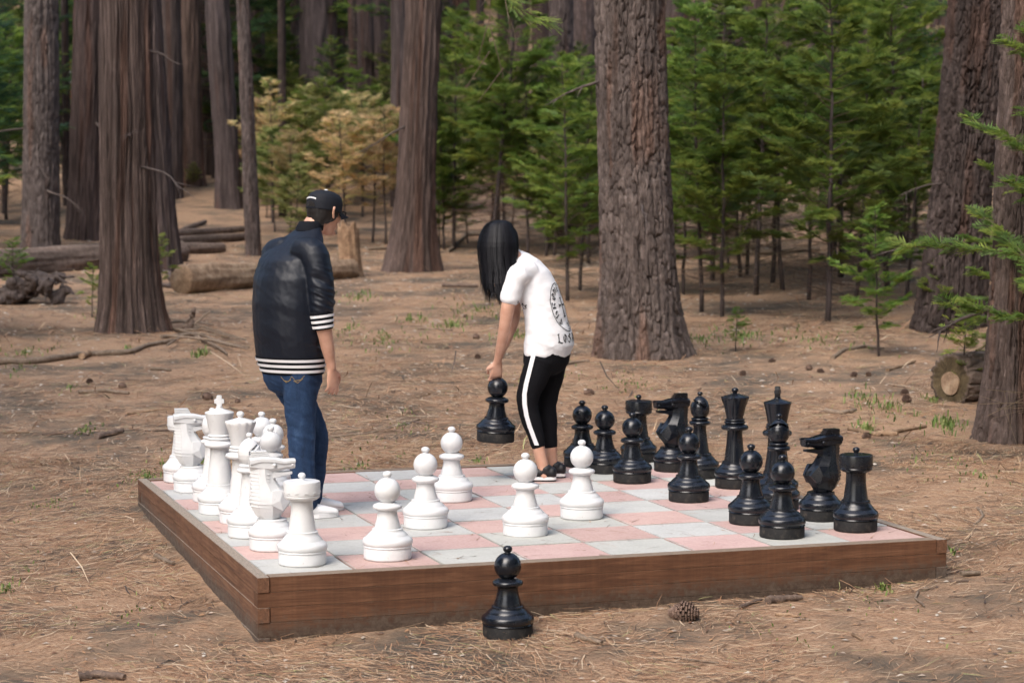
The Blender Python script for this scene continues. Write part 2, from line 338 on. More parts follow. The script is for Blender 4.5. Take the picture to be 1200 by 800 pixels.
def scatter_needles():
    parts_v, parts_c, parts_f, n0 = [], [], [], 0
    for (cnt, x0, x1, y0, y1, L, w) in ((150000, -4.2, 4.6, 8.3, 15.5, 0.13, 0.0023), (95000, -6, 6.5, 13.5, 24, 0.17, 0.0045), (40000, -10, 10, 22, 42, 0.26, 0.010), (20000, -9, 9, 5, 12, 0.12, 0.0028), (2600, -5, 5, 8.4, 16, 0.20, 0.0055), (2600, -8, 8, 15, 36, 0.34, 0.011)):
        x = RNG.uniform(x0, x1, cnt); y = RNG.uniform(y0, y1, cnt)
        dens = fbm(x * 0.9, y * 0.9, 0, 21, 3)
        dens2 = vnoise(x * 3.1, y * 3.1, 0, 71)
        k = (~under_board(x, y, 0.0)) & (RNG.uniform(0, 1, cnt) < np.clip(0.62 + 1.9 * dens + 0.7 * dens2, 0.16, 1)); x, y = x[k], y[k]; n = len(x)
        a = vnoise(x * 1.3, y * 1.3, 0, 31) * 2.2 + RNG.normal(0, 0.9, n); l = L * RNG.uniform(0.45, 1.15, n) * 0.5
        dx, dy = np.cos(a) * l, np.sin(a) * l
        bend = RNG.normal(0, 0.16, n); z = GB(x, y) + RNG.exponential(0.004, n) + 0.002
        tilt = RNG.normal(0, 0.02, n) + (RNG.uniform(0, 1, n) < 0.03) * RNG.normal(0, 0.28, n)
        ww = w * RNG.uniform(0.6, 1.5, n); px_, py_ = -np.sin(a) * ww, np.cos(a) * ww
        za = GB(x - dx, y - dy) - GB(x, y); zb = GB(x + dx, y + dy) - GB(x, y)
        rows = []
        for (t, zz, ws) in ((-1, za, 1), (0, 0, 1), (1, zb, 0.3)):
            cx_ = x + dx * t - dy * bend * (1 - t * t); cy_ = y + dy * t + dx * bend * (1 - t * t); cz_ = z + zz + tilt * t * l + np.abs(tilt) * l
            rows.append(np.stack([cx_ - px_ * ws / 2, cy_ - py_ * ws / 2, cz_], -1)); rows.append(np.stack([cx_ + px_ * ws / 2, cy_ + py_ * ws / 2, cz_ + 0.0005], -1))
        V = np.stack(rows, 1).reshape(-1, 3)
        pal = np.array([(0.40, 0.238, 0.140), (0.31, 0.168, 0.096), (0.50, 0.35, 0.22), (0.18, 0.105, 0.065), (0.56, 0.44, 0.31), (0.075, 0.055, 0.045), (0.34, 0.34, 0.15)])
        tw = w in (0.0055, 0.011)
        ci = RNG.choice([3, 5, 4, 5], n) if tw else RNG.choice(7, n, p=[0.27, 0.21, 0.17, 0.14, 0.09, 0.10, 0.02]); c = pal[ci] * RNG.uniform(0.8, 1.15, (n, 1))
        b = (np.arange(n) * 6 + n0)[:, None]
        parts_f.append(np.concatenate([b + np.array([0, 1, 3, 2]), b + np.array([2, 3, 5, 4])], 0))
        parts_v.append(V); parts_c.append(np.repeat(c, 6, 0)); n0 += n * 6
    n = 420; u = RNG.uniform(0, 8, n); v = RNG.uniform(0, 8, n) ** 1.0; a = RNG.uniform(0, 6.28, n); l = RNG.uniform(.02, .06, n); V = []
    for i in range(n):
        p = bw(u[i], v[i], .0022); d = Vector((math.cos(a[i]), math.sin(a[i]), 0)); s_ = Vector((-d.y, d.x, 0)) * .0011
        V += [tuple(p - d * l[i] - s_), tuple(p - d * l[i] + s_), tuple(p + s_ + d * s_.length * 3), tuple(p - s_), tuple(p + d * l[i] - s_ * .4 + s_ * random.uniform(-6, 6)), tuple(p + d * l[i] + s_ * random.uniform(-6, 6))]
    b = (np.arange(n) * 6 + n0)[:, None]; parts_f.append(np.concatenate([b + np.array([0, 1, 2, 3]), b + np.array([3, 2, 5, 4])], 0)); parts_v.append(np.array(V)); parts_c.append(np.repeat(pal[RNG.choice([0, 1, 3, 3, 5], n)], 6, 0)); n0 += n * 6
    o = fastmesh('pine_needle_litter', np.concatenate(parts_v), 4, NEEDLE, col=np.concatenate(parts_c), faces=np.concatenate(parts_f))
    tag(o, 'loose brown pine needles matted over the forest floor', 'pine needles', kind='stuff')
scatter_needles()

def scatter_chips():
    n = 16000
    x = RNG.uniform(-8, 8, n); y = 8.4 + 30 * RNG.uniform(0, 1, n) ** 1.6; k = ~under_board(x, y); x, y = x[k], y[k]; n = len(x)
    s = RNG.uniform(0.006, 0.022, n) * (1 + (y - 9) * 0.04); a = RNG.uniform(0, 6.28, n); e = RNG.uniform(0.3, 1, n); z = GB(x, y) + 0.004
    P = []
    for (ca, r, h) in ((0, 1, 0), (1.6, 0.8, 0.3), (3.1, 1.1, 0), (4.6, 0.7, 0.2), (0, 0.0, 0.8)):
        ang = a + ca; P.append(np.stack([x + np.cos(a) * np.cos(ca) * s * r - np.sin(a) * np.sin(ca) * s * r * e, y + np.sin(a) * np.cos(ca) * s * r + np.cos(a) * np.sin(ca) * s * r * e, z + h * s * 0.5], -1))
    V = np.stack(P, 1).reshape(-1, 3); b = (np.arange(n) * 5)[:, None]
    Fc = np.concatenate([b + np.array(q) for q in ((0, 1, 4), (1, 2, 4), (2, 3, 4), (3, 0, 4))])
    pal = np.array([(0.10, 0.07, 0.055), (0.34, 0.27, 0.21), (0.50, 0.44, 0.37), (0.20, 0.10, 0.06), (0.38, 0.22, 0.12)]); c = pal[RNG.integers(0, 5, n)] * RNG.uniform(0.7, 1.2, (n, 1))
    o = fastmesh('bark_chip_litter', V, 3, NEEDLE, col=np.repeat(c, 5, 0), faces=Fc)
    tag(o, 'tiny bark chips and bits of leaf strewn among the needles', 'bark chips', kind='stuff')
scatter_chips()

def scatter_grass():
    xs, ys = [], []
    spots = [(225, 545, 34, 420, .8), (170, 560, 22, 140, .5), (260, 530, 40, 200, .6), (60, 590, 40, 60, .4), (120, 370, 30, 80, .8), (30, 415, 40, 80, .8), (470, 500, 60, 60, .5), (740, 450, 40, 70, .6), (560, 365, 60, 160, 1), (450, 400, 60, 140, .8), (640, 440, 50, 100, .7), (960, 400, 60, 140, .8), (1080, 540, 50, 60, .5), (1150, 560, 40, 60, .5), (1010, 700, 60, 40, .4), (100, 505, 16, 60, .6), (640, 545, 14, 40, .5), (600, 395, 30, 90, 1), (530, 382, 25, 120, 1), (480, 375, 20, 60, 1), (1010, 470, 30, 70, 1.0), (1040, 480, 30, 70, 1.0), (1015, 505, 18, 70, 1.0), (1110, 500, 24, 150, 1.1), (1090, 470, 14, 40, 1),
             (560, 540, 12, 30, .5), (1035, 690, 9, 60, .7), (1115, 650, 8, 16, .6), (235, 415, 10, 80, 1.2), (150, 408, 8, 20, .8), (410, 385, 30, 60, .7), (340, 420, 30, 25, .8), (420, 350, 26, 80, 1), (20, 435, 26, 30, .8), (85, 455, 15, 20, .6), (10, 690, 14, 60, .5), (30, 668, 20, 14, .4), (470, 535, 15, 18, .4),
             (220, 640, 8, 25, .7), (420, 548, 25, 60, .5), (870, 395, 40, 140, 1), (820, 400, 30, 70, 1), (1180, 470, 20, 60, 1), (370, 300, 30, 50, 1), (700, 560, 20, 10, .4), (900, 740, 60, 25, .4), (150, 720, 90, 30, .4), (960, 520, 60, 20, .4)]
    V, C, Fc, n0 = [], [], [], 0
    for (px, py, rp, cnt, h) in spots:
        c = gp(px, py); k = c.y / FPX; 
        for _ in range(cnt):
            a = random.uniform(0, 6.28); r = abs(random.gauss(0, 0.6)) * rp * k
            x = c.x + math.cos(a) * r; y = c.y + math.sin(a) * r * 3.0
            if bool(under_board(np.array(x), np.array(y), 0.1)): continue
            z = float(GB(x, y)) - 0.003; L = random.uniform(0.02, 0.075) * h; ta = random.uniform(0, 6.28); w = random.uniform(0.0018, 0.0042) * (1 + c.y / 30)
            ox, oy = math.cos(ta) * L * random.uniform(0.2, 0.8), math.sin(ta) * L * random.uniform(0.2, 0.8); wx, wy = -math.sin(ta) * w, math.cos(ta) * w
            V += [(x - wx, y - wy, z), (x + wx, y + wy, z), (x + ox * .45 + wx, y + oy * .45 + wy, z + L * .7), (x + ox * .45 - wx, y + oy * .45 - wy, z + L * .7), (x + ox, y + oy, z + L * .9)]
            cc = random.choice([(0.13, 0.21, 0.05), (0.18, 0.27, 0.07), (0.10, 0.16, 0.045), (0.26, 0.28, 0.10)]); C += [cc] * 5
            Fc += [(n0, n0 + 1, n0 + 2), (n0, n0 + 2, n0 + 3), (n0 + 3, n0 + 2, n0 + 4)]; n0 += 5
    o = fastmesh('sparse_grass', V, 3, GRASS, col=np.array(C), faces=Fc)
    tag(o, 'thin tufts of fresh green grass poking through the brown needles', 'grass', kind='stuff')
scatter_grass()

# ------------------------------------------------------------------ the chess platform
def platform():
    p0 = bw(0, 0); root = empty('chess_platform', (p0.x, p0.y, 0), BANG)
    tag(root, 'low square platform of red and grey pavers inside a stained timber frame', 'chessboard')
    L = 8 * S; T = 0.085; hc = 0.069
    mb = MB()
    for i in range(8):
        for j in range(8):
            jx, jy = random.uniform(-.002, .002), random.uniform(-.002, .002); g_ = 0.005; dz = random.uniform(-.0025, .0015)
            t_ = random.uniform(0.90, 1.07)
            mb.box(((i + .5) * S + jx, (j + .5) * S + jy, H0 - 0.025 + dz), (S - 2 * g_ * random.uniform(.6, 1.4), S - 2 * g_ * random.uniform(.6, 1.4), 0.05), Matrix.Rotation(random.uniform(-.004, .004), 3, 'Z') @ Matrix.Rotation(random.uniform(-.002, .002), 3, 'X'), mat=(i + j) % 2, col=(t_, t_, t_ * random.uniform(.97, 1.02)))
    mb.build('paving', [PGREY, PRED], root, bevel=0.002)
    mb = MB(); mb.box((L / 2, L / 2, H0 - 0.035), (L, L, 0.05)); mb.build('sand_bed', JOINT, root)
    top = H0 + 0.004
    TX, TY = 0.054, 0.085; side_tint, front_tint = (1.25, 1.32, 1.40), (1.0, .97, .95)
    for k in range(5):
        z = top - hc * (k + .5); h = hc - 0.0004
        long_side = (k % 2 == 0)       # this course: the side beams run through and show their ends
        def beam(c, ln, ang, T, tint):
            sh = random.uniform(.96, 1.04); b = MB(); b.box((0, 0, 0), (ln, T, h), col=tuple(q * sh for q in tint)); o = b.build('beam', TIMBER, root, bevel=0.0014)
            o.location = c; o.rotation_euler = (0, 0, ang)
        for side in (-1, 1):
            cx_ = -TX / 2 if side < 0 else L + TX / 2; cy_ = -TY / 2 if side < 0 else L + TY / 2
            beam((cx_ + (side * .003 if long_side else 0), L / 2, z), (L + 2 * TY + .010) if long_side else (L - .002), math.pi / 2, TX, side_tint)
            beam((L / 2, cy_, z), (L - .002) if long_side else (L + 2 * TX + .005), 0, TY, front_tint)
platform()

# ------------------------------------------------------------------ chess pieces
def lathe(prof, seg=64, scallop=None):
    vs, fs = [], []; n = len(prof); a = np.linspace(0, 2 * np.pi, seg, endpoint=False)
    for (r, z) in prof:
        rr = np.full(seg, r); zz = np.full(seg, z)
        if scallop and scallop[0] <= z <= scallop[1]: rr = rr * (1 + 0.035 * np.cos(a * scallop[2])); zz = zz - 0.005 * (1 - np.abs(np.cos(a * scallop[2] / 2)))
        vs.append(np.stack([np.cos(a) * rr, np.sin(a) * rr, zz], -1))
    for i in range(n - 1):
        for j in range(seg):
            k = (j + 1) % seg; fs.append((i * seg + j, i * seg + k, (i + 1) * seg + k, (i + 1) * seg + j))
    fs.append(tuple(reversed(range(seg)))); fs.append(tuple((n - 1) * seg + j for j in range(seg)))
    return np.concatenate(vs), fs
def arc(cx, cz, r, a0, a1, n, sq=1.0):
    return [(cx + r * math.cos(t), cz + sq * r * math.sin(t)) for t in np.linspace(math.radians(a0), math.radians(a1), n)]
def part(name, prof, mat, parent, scallop=None, seg=64):
    mb = MB(); v, f = lathe([(max(r, 0.0004), z) for r, z in prof], seg, scallop); mb.add(v, f)
    return mb.build(name, mat, parent, smooth=True, sharp=32)
def base_parts(root, R, zt, rt, white):
    """plinth, torus and the stepped cone up to the joint at height zt with radius rt"""
    pm, m = (WDUST, WHITE) if white else (BDUST, BLACK)
    part('plinth', [(R * .93, 0), (R * .965, .006), (R * .965, .052), (R * .95, .056)], pm, root)
    pr = [(R * .95, .0565), (R * .99, .060)] + arc(R * .93, .082, R * .09, -65, 70, 8, 1.7)
    pr += [(R * .90, .104), (R * .82, .112)] + [(R * .815, .114), (rt + (R * .8 - rt) * .55, .122 + (zt - .13) * .25), (rt + (R * .8 - rt) * .25, .122 + (zt - .13) * .6), (rt + (R * .8 - rt) * .12, zt - .008), (rt + .003, zt - .003), (rt - .002, zt)]
    part('base', pr, m, root)
def collar(r, z, h): return arc(r - h * .5, z, h * .5, -80, 80, 7)
def make_pawn(white):
    m = WHITE if white else BLACK; r_ = empty('chess_pawn'); base_parts(r_, .117, .145, .070, white)
    part('neck', [(.062, .1455), (.061, .155), (.052, .185), (.046, .215), (.047, .228)], m, r_)
    part('collar', [(.046, .228)] + collar(.070, .246, .024) + [(.05, .262), (.042, .266)], m, r_)
    part('head', [(.038, .262)] + arc(0, .322, .0615, -62, 78, 18), m, r_)
    part('finial', [(.014, .376), (.0125, .386)] + arc(.002, .399, .0195, -50, 88, 10, .8), m, r_)
    return r_
def make_rook(white):
    m = WHITE if white else BLACK; r_ = empty('chess_rook'); base_parts(r_, .115, .155, .071, white)
    part('column', [(.064, .1555), (.062, .165), (.052, .24), (.050, .285), (.053, .298)], m, r_)
    hd = part('crown', [(.052, .296), (.072, .303), (.082, .311), (.084, .318), (.082, .322), (.085, .326), (.086, .378), (.084, .386), (.077, .389), (.05, .386), (.02, .389)], m, r_, seg=24)
    for k in range(12):
        mb = MB(); a = k * math.pi / 6; mb.box((math.cos(a) * .0865, math.sin(a) * .0865, .338), (.003, .016, .005), Matrix.Rotation(a, 3, 'Z'))
        mb.build('slot', WDUST if white else BDUST, hd)
    part('finial', [(.02, .386), (.011, .393), (.011, .400)] + arc(.001, .412, .017, -50, 88, 9, .85), m, r_)
    return r_
def make_bishop(white):
    m = WHITE if white else BLACK; r_ = empty('chess_bishop'); base_parts(r_, .115, .150, .068, white)
    part('column', [(.058, .1505), (.056, .165), (.044, .24), (.038, .30), (.040, .318)], m, r_)
    part('collar', [(.040, .318)] + collar(.064, .332, .022) + [(.046, .344), (.048, .350)] + collar(.053, .356, .012) + [(.036, .366)], m, r_)
    # mitre head with its slanting slot
    pr = [(.030, .362), (.044, .372), (.054, .390), (.058, .412), (.057, .432), (.051, .452), (.040, .470), (.026, .484), (.013, .491), (.0005, .493)]
    zs = np.array([p[1] for p in pr]); rs = np.array([p[0] for p in pr]); zz = np.linspace(.362, .493, 60); rr = np.interp(zz, zs, rs)
    v, f = lathe(list(zip(rr, zz)), 96)
    nrm = Vector((math.sin(math.radians(38)), 0, math.cos(math.radians(38))))
    nrm = Vector((-math.sin(math.radians(38)), 0, math.cos(math.radians(38))))
    c0 = np.array([.0, 0, .432]); d = (v - c0) @ np.array(nrm); front = v[:, 0] > -.012
    cut = (np.abs(d) < .0075) & front; v[cut, :2] *= .62
    mb = MB(); mb.add(v, f); mb.build('head', m, r_, smooth=True, sharp=40)
    part('finial', [(.014, .487), (.009, .495)] + arc(.001, .508, .0155, -50, 88, 9, .85), m, r_)
    return r_
def make_queen(white):
    m = WHITE if white else BLACK; r_ = empty('chess_queen'); base_parts(r_, .117, .152, .070, white)
    part('column', [(.061, .1525), (.059, .17), (.049, .25), (.044, .32), (.047, .335)], m, r_)
    part('collar', [(.047, .335)] + collar(.080, .350, .026) + [(.062, .365), (.055, .372)] + collar(.062, .380, .012) + [(.052, .388)] + collar(.058, .395, .010) + [(.048, .402)], m, r_)
    part('crown', [(.048, .402), (.054, .430), (.064, .475), (.076, .512), (.080, .522), (.079, .530), (.070, .533), (.050, .538), (.028, .545), (.012, .549)], m, r_, scallop=(.505, .5325, 12), seg=96)
    part('finial', [(.018, .545), (.011, .551)] + arc(.002, .567, .0185, -50, 88, 10, .85), m, r_)
    return r_
def make_king(white):
    m = WHITE if white else BLACK; r_ = empty('chess_king'); base_parts(r_, .120, .160, .072, white)
    part('column', [(.070, .1605), (.067, .18), (.055, .27), (.050, .345), (.052, .355)], m, r_)
    part('collar', [(.052, .355)] + collar(.083, .370, .030) + [(.064, .387), (.058, .395)] + collar(.066, .403, .012) + [(.058, .411)] + collar(.063, .418, .010) + [(.054, .425)], m, r_)
    part('crown', [(.054, .425), (.058, .450), (.068, .500), (.077, .535), (.078, .541), (.074, .545), (.040, .556), (.022, .562), (.016, .568)], m, r_)
    part('finial_base', [(.020, .563), (.0165, .570), (.017, .576), (.013, .580)], m, r_)
    mb = MB()
    # stubby flared cross
    pts = [(-.013, .574), (.013, .574), (.015, .592), (.026, .589), (.026, .615), (.015, .612), (.013, .634), (-.013, .634), (-.015, .612), (-.026, .615), (-.026, .589), (-.015, .592)]
    n = len(pts); v = [(a, 0.014, z) for a, z in pts] + [(a, -0.014, z) for a, z in pts]
    mb.add(v, [tuple(range(n)), tuple(reversed(range(n, 2 * n)))] + [(i, (i + 1) % n, n + (i + 1) % n, n + i) for i in range(n)])
    mb.build('cross', m, r_, bevel=.003)
    return r_
def loft_rows(rows):
    """rows: list of equal-length point lists (closed rings)"""
    n = len(rows[0]); vs = [p for r in rows for p in r]; fs = []
    for i in range(len(rows) - 1):
        for j in range(n):
            k = (j + 1) % n; fs.append((i * n + j, i * n + k, (i + 1) * n + k, (i + 1) * n + j))
    fs.append(tuple(reversed(range(n)))); fs.append(tuple((len(rows) - 1) * n + j for j in range(n)))
    return vs, fs
def make_knight(white):
    """horse looking along +X"""
    m = WHITE if white else BLACK; r_ = empty('chess_knight'); base_parts(r_, .112, .148, .070, white)
    # faceted neck and chest: (z, back x, front x, half width, facet x of widest point)
    st = [(.149, -.055, .042, .048, 0), (.168, -.078, .050, .058, 0), (.205, -.098, .080, .068, 0), (.236, -.104, .098, .072, .005), (.262, -.102, .088, .068, .0), (.300, -.098, .045, .057, -.015), (.335, -.098, .022, .049, -.03), (.370, -.102, .020, .044, -.035), (.402, -.103, .03, .042, -.035)]
    rows = []
    for (z, xb, xf, w, xm) in st:
        rows.append([(xf, 0, z), (xf * .72 + xm * .28, w * .55, z + .004), (xm, w, z), (xb * .65, w * .88, z), (xb, w * .42, z), (xb, -w * .42, z), (xb * .65, -w * .88, z), (xm, -w, z), (xf * .72 + xm * .28, -w * .55, z + .004)])
    v, f = loft_rows(rows); mb = MB(); mb.add(v, f); nk = mb.build('neck', m, r_, smooth=True, sharp=18)
    # raised breast facet
    mb = MB()
    for s in (-1, 1):
        P = [(.050, s * .054, .292), (.090, s * .036, .240), (.050, s * .062, .192), (-.010, s * .073, .225), (.000, s * .066, .290)]
        c = [(x * 1.0, y * 1.07, z) for x, y, z in P]; ctr = (.036, s * .076, .244)
        mb.add(c + [ctr] + [(x, y * .6, z) for x, y, z in P], [(i, (i + 1) % 5, 5) for i in range(5)] + [(i, 6 + i, 6 + (i + 1) % 5, (i + 1) % 5) for i in range(5)] + [tuple(6 + i for i in range(5))])
    mb.build('breast_facet', m, r_, smooth=True, sharp=12)
    # head: rings across the muzzle axis, x forward
    hs = [(-.105, .390, .440, .040), (-.060, .380, .446, .044), (-.010, .374, .445, .043), (.035, .378, .438, .037), (.070, .388, .430, .032), (.098, .388, .432, .031), (.114, .392, .428, .027)]
    rows = []
    for (x, z0, z1, w) in hs:
        rows.append([(x, w * .5, z0), (x, w, z0 + (z1 - z0) * .3), (x, w, z0 + (z1 - z0) * .75), (x, w * .6, z1), (x, -w * .6, z1), (x, -w, z0 + (z1 - z0) * .75), (x, -w, z0 + (z1 - z0) * .3), (x, -w * .5, z0)])
    v, f = loft_rows(rows); mb = MB(); mb.add(v, f); hd = mb.build('head', m, r_, smooth=True, sharp=20)
    mb = MB()   # jaw below an open mouth
    hs = [(.005, .345, .376, .027), (.055, .356, .374, .024), (.100, .364, .376, .021)]
    rows = [[(x, w, z0), (x, w, z1), (x, -w, z1), (x, -w, z0)] for (x, z0, z1, w) in hs]; v, f = loft_rows(rows); mb.add(v, f); mb.build('jaw', m, hd, smooth=True, sharp=20, bevel=.002)
    # brow ridge sweeping back from the nose
    mb = MB()
    for s in (-1, 1):
        rows = []
        for (x, z, hh) in ((-.104, .428, .017), (-.05, .438, .014), (.01, .434, .012), (.06, .424, .011), (.115, .428, .009)):
            w = .045 - max(0, x) * .13; rows.append([(x, s * w * .6, z - hh), (x, s * (w + .004), z - hh * .6), (x, s * (w + .004), z + hh * .5), (x, s * w * .6, z + hh)])
        v, f = loft_rows(rows); mb.add(v, f)
    mb.build('brow', m, hd, smooth=True, sharp=20)
    for s in (-1, 1):
        mb = MB(); v, f = lathe([(max(.010 * math.cos(t), .0003), .008 * math.sin(t)) for t in np.linspace(-1.57, 1.57, 8)], 16); v = np.stack([v[:, 0], v[:, 2], v[:, 1]], -1) + np.array([.012, s * .044, .412]); mb.add(v, f); mb.build('eye', m, hd, smooth=True)
        mb = MB(); v, f = lathe([(max(.006 * math.cos(t), .0003), .005 * math.sin(t)) for t in np.linspace(-1.57, 1.57, 8)], 12); v = np.stack([v[:, 0], v[:, 2], v[:, 1]], -1) + np.array([.100, s * .031, .410]); mb.add(v, f); mb.build('nostril', m, hd, smooth=True)
    # stepped mane: thin stacked slabs on the poll and ridges down the back of the neck
    mb = MB()
    for k in range(4): mb.box((-.052 - k * .003, 0, .449 + k * .0085), (.092 - k * .005, .056 - k * .002, .0070))
    mb.build('poll', m, hd, bevel=.0012)
    mb = MB(); zz = np.linspace(.215, .375, 10)
    for k, z in enumerate(zz):
        xb = np.interp(z, [s_[0] for s_ in st], [s_[1] for s_ in st]); w = np.interp(z, [s_[0] for s_ in st], [s_[3] for s_ in st])
        e = 1.03; rows = []
        for (x, y, q) in ((xb * .12, w * .97, 0.2), (xb * .65, w * .88, 1), (xb, w * .42, 1), (xb, -w * .42, 1), (xb * .65, -w * .88, 1), (xb * .12, -w * .97, 0.2)):
            x1, y1 = x * (1 + (e - 1) * q), y * (1 + (e - 1) * q); h_ = .0030 * (q + .1); sl_ = (xb - x) * .10
            rows.append([(x * .9, y * .9, z - h_ + sl_), (x1, y1, z - h_ * .7 + sl_), (x1, y1, z + h_ * .7 + sl_), (x * .9, y * .9, z + h_ + sl_)])
        v, f = loft_rows(rows); mb.add(v, f)
    mb.build('mane', m, r_)
    return r_
MK = dict(pawn=make_pawn, rook=make_rook, bishop=make_bishop, queen=make_queen, king=make_king, knight=make_knight)
PROTO = {}
def piece(kind, white, u, v, label, rz=None, loc=None, rot=None):
    key = (kind, white); col = 'white' if white else 'black'
    if key not in PROTO: r = PROTO[key] = MK[kind](white)
    else: r = copy_tree(PROTO[key])
    p = bw(u, v, .0005) if loc is None else Vector(loc); r.location = p
    face = BANG if white else BANG + math.pi
    r.rotation_euler = rot if rot else (0, 0, face + (rz or random.uniform(-.15, .15)))
    tag(r, label, 'chess piece', 'giant %s chess pieces' % col)
    return r
piece('rook', 1, .53, .57, 'white rook on the corner paver nearest the frame corner')
piece('knight', 1, .42, 1.67, 'white knight directly behind the corner rook, facing right', rz=-.12)
piece('bishop', 1, .37, 2.68, 'white bishop between the nearer white knight and the queen', rz=.02)
piece('queen', 1, .48, 3.77, 'white queen with a scalloped crown, in front of the king')
piece('king', 1, .38, 4.64, 'white king, tallest white piece, with a cross on top', rz=-.25)
piece('bishop', 1, .49, 5.75, 'white bishop mostly hidden behind the white king')
piece('knight', 1, .40, 6.77, 'white knight at the far end, behind the king, facing right', rz=-.1)
piece('rook', 1, .44, 7.83, 'white rook half hidden behind the farther white knight')
piece('pawn', 1, 1.25, 5.62, 'white pawn beside the man\'s leg, nearest of the three crowded pawns')
piece('pawn', 1, 1.48, 6.55, 'white pawn in the middle of the three behind the queen')
piece('pawn', 1, 1.52, 7.5, 'white pawn farthest back of the three behind the queen')
piece('pawn', 1, 1.52, .62, 'white pawn on a red paver at the front edge, right of the corner rook')
piece('pawn', 1, 2.56, 2.70, 'white pawn in the middle of the diagonal line of three lone pawns')
piece('pawn', 1, 3.52, 4.79, 'white pawn farthest back in the open middle of the board')
piece('pawn', 1, 3.53, 1.74, 'white pawn straight behind the black pawn that stands on the ground')
piece('pawn', 1, 4.64, 2.81, 'white pawn farthest right, closest to the black pieces')
piece('rook', 0, 7.46, .82, 'black rook at the right corner of the board')
piece('knight', 0, 7.43, 1.71, 'black knight facing left beside the corner rook', rz=.12)
piece('bishop', 0, 7.32, 2.72, 'black bishop in front of the king, behind two pawns', rz=1.2)
piece('king', 0, 7.70, 3.58, 'black king, tallest black piece, half hidden behind a bishop', rz=.9)
piece('queen', 0, 7.63, 4.81, 'black queen with a flared scalloped crown standing in the clear')
piece('bishop', 0, 7.56, 5.88, 'black bishop between the far knight and the queen', rz=.05)
piece('knight', 0, 7.47, 6.72, 'black knight facing left beside the far bishop', rz=.05)
piece('rook', 0, 7.42, 7.91, 'black rook farthest back on the board')
piece('pawn', 0, 6.39, .63, 'black pawn nearest the front edge of the board')
piece('pawn', 0, 6.48, 1.73, 'black pawn just behind the one at the front edge, left of it')
piece('pawn', 0, 6.51, 3.78, 'black pawn standing alone before the black queen and bishop')
piece('pawn', 0, 6.48, 5.77, 'black pawn in front of the far black rook')
piece('pawn', 0, 6.47, 6.85, 'black pawn in the middle of the far trio of pawns')
piece('pawn', 0, 6.40, 7.62, 'black pawn farthest back, leftmost of the black pieces on the board')
q = gp(595, 745); piece('pawn', 0, 0, 0, 'black pawn standing on the ground in front of the timber frame', loc=(q.x, q.y, float(G(q.x, q.y)) - .004))

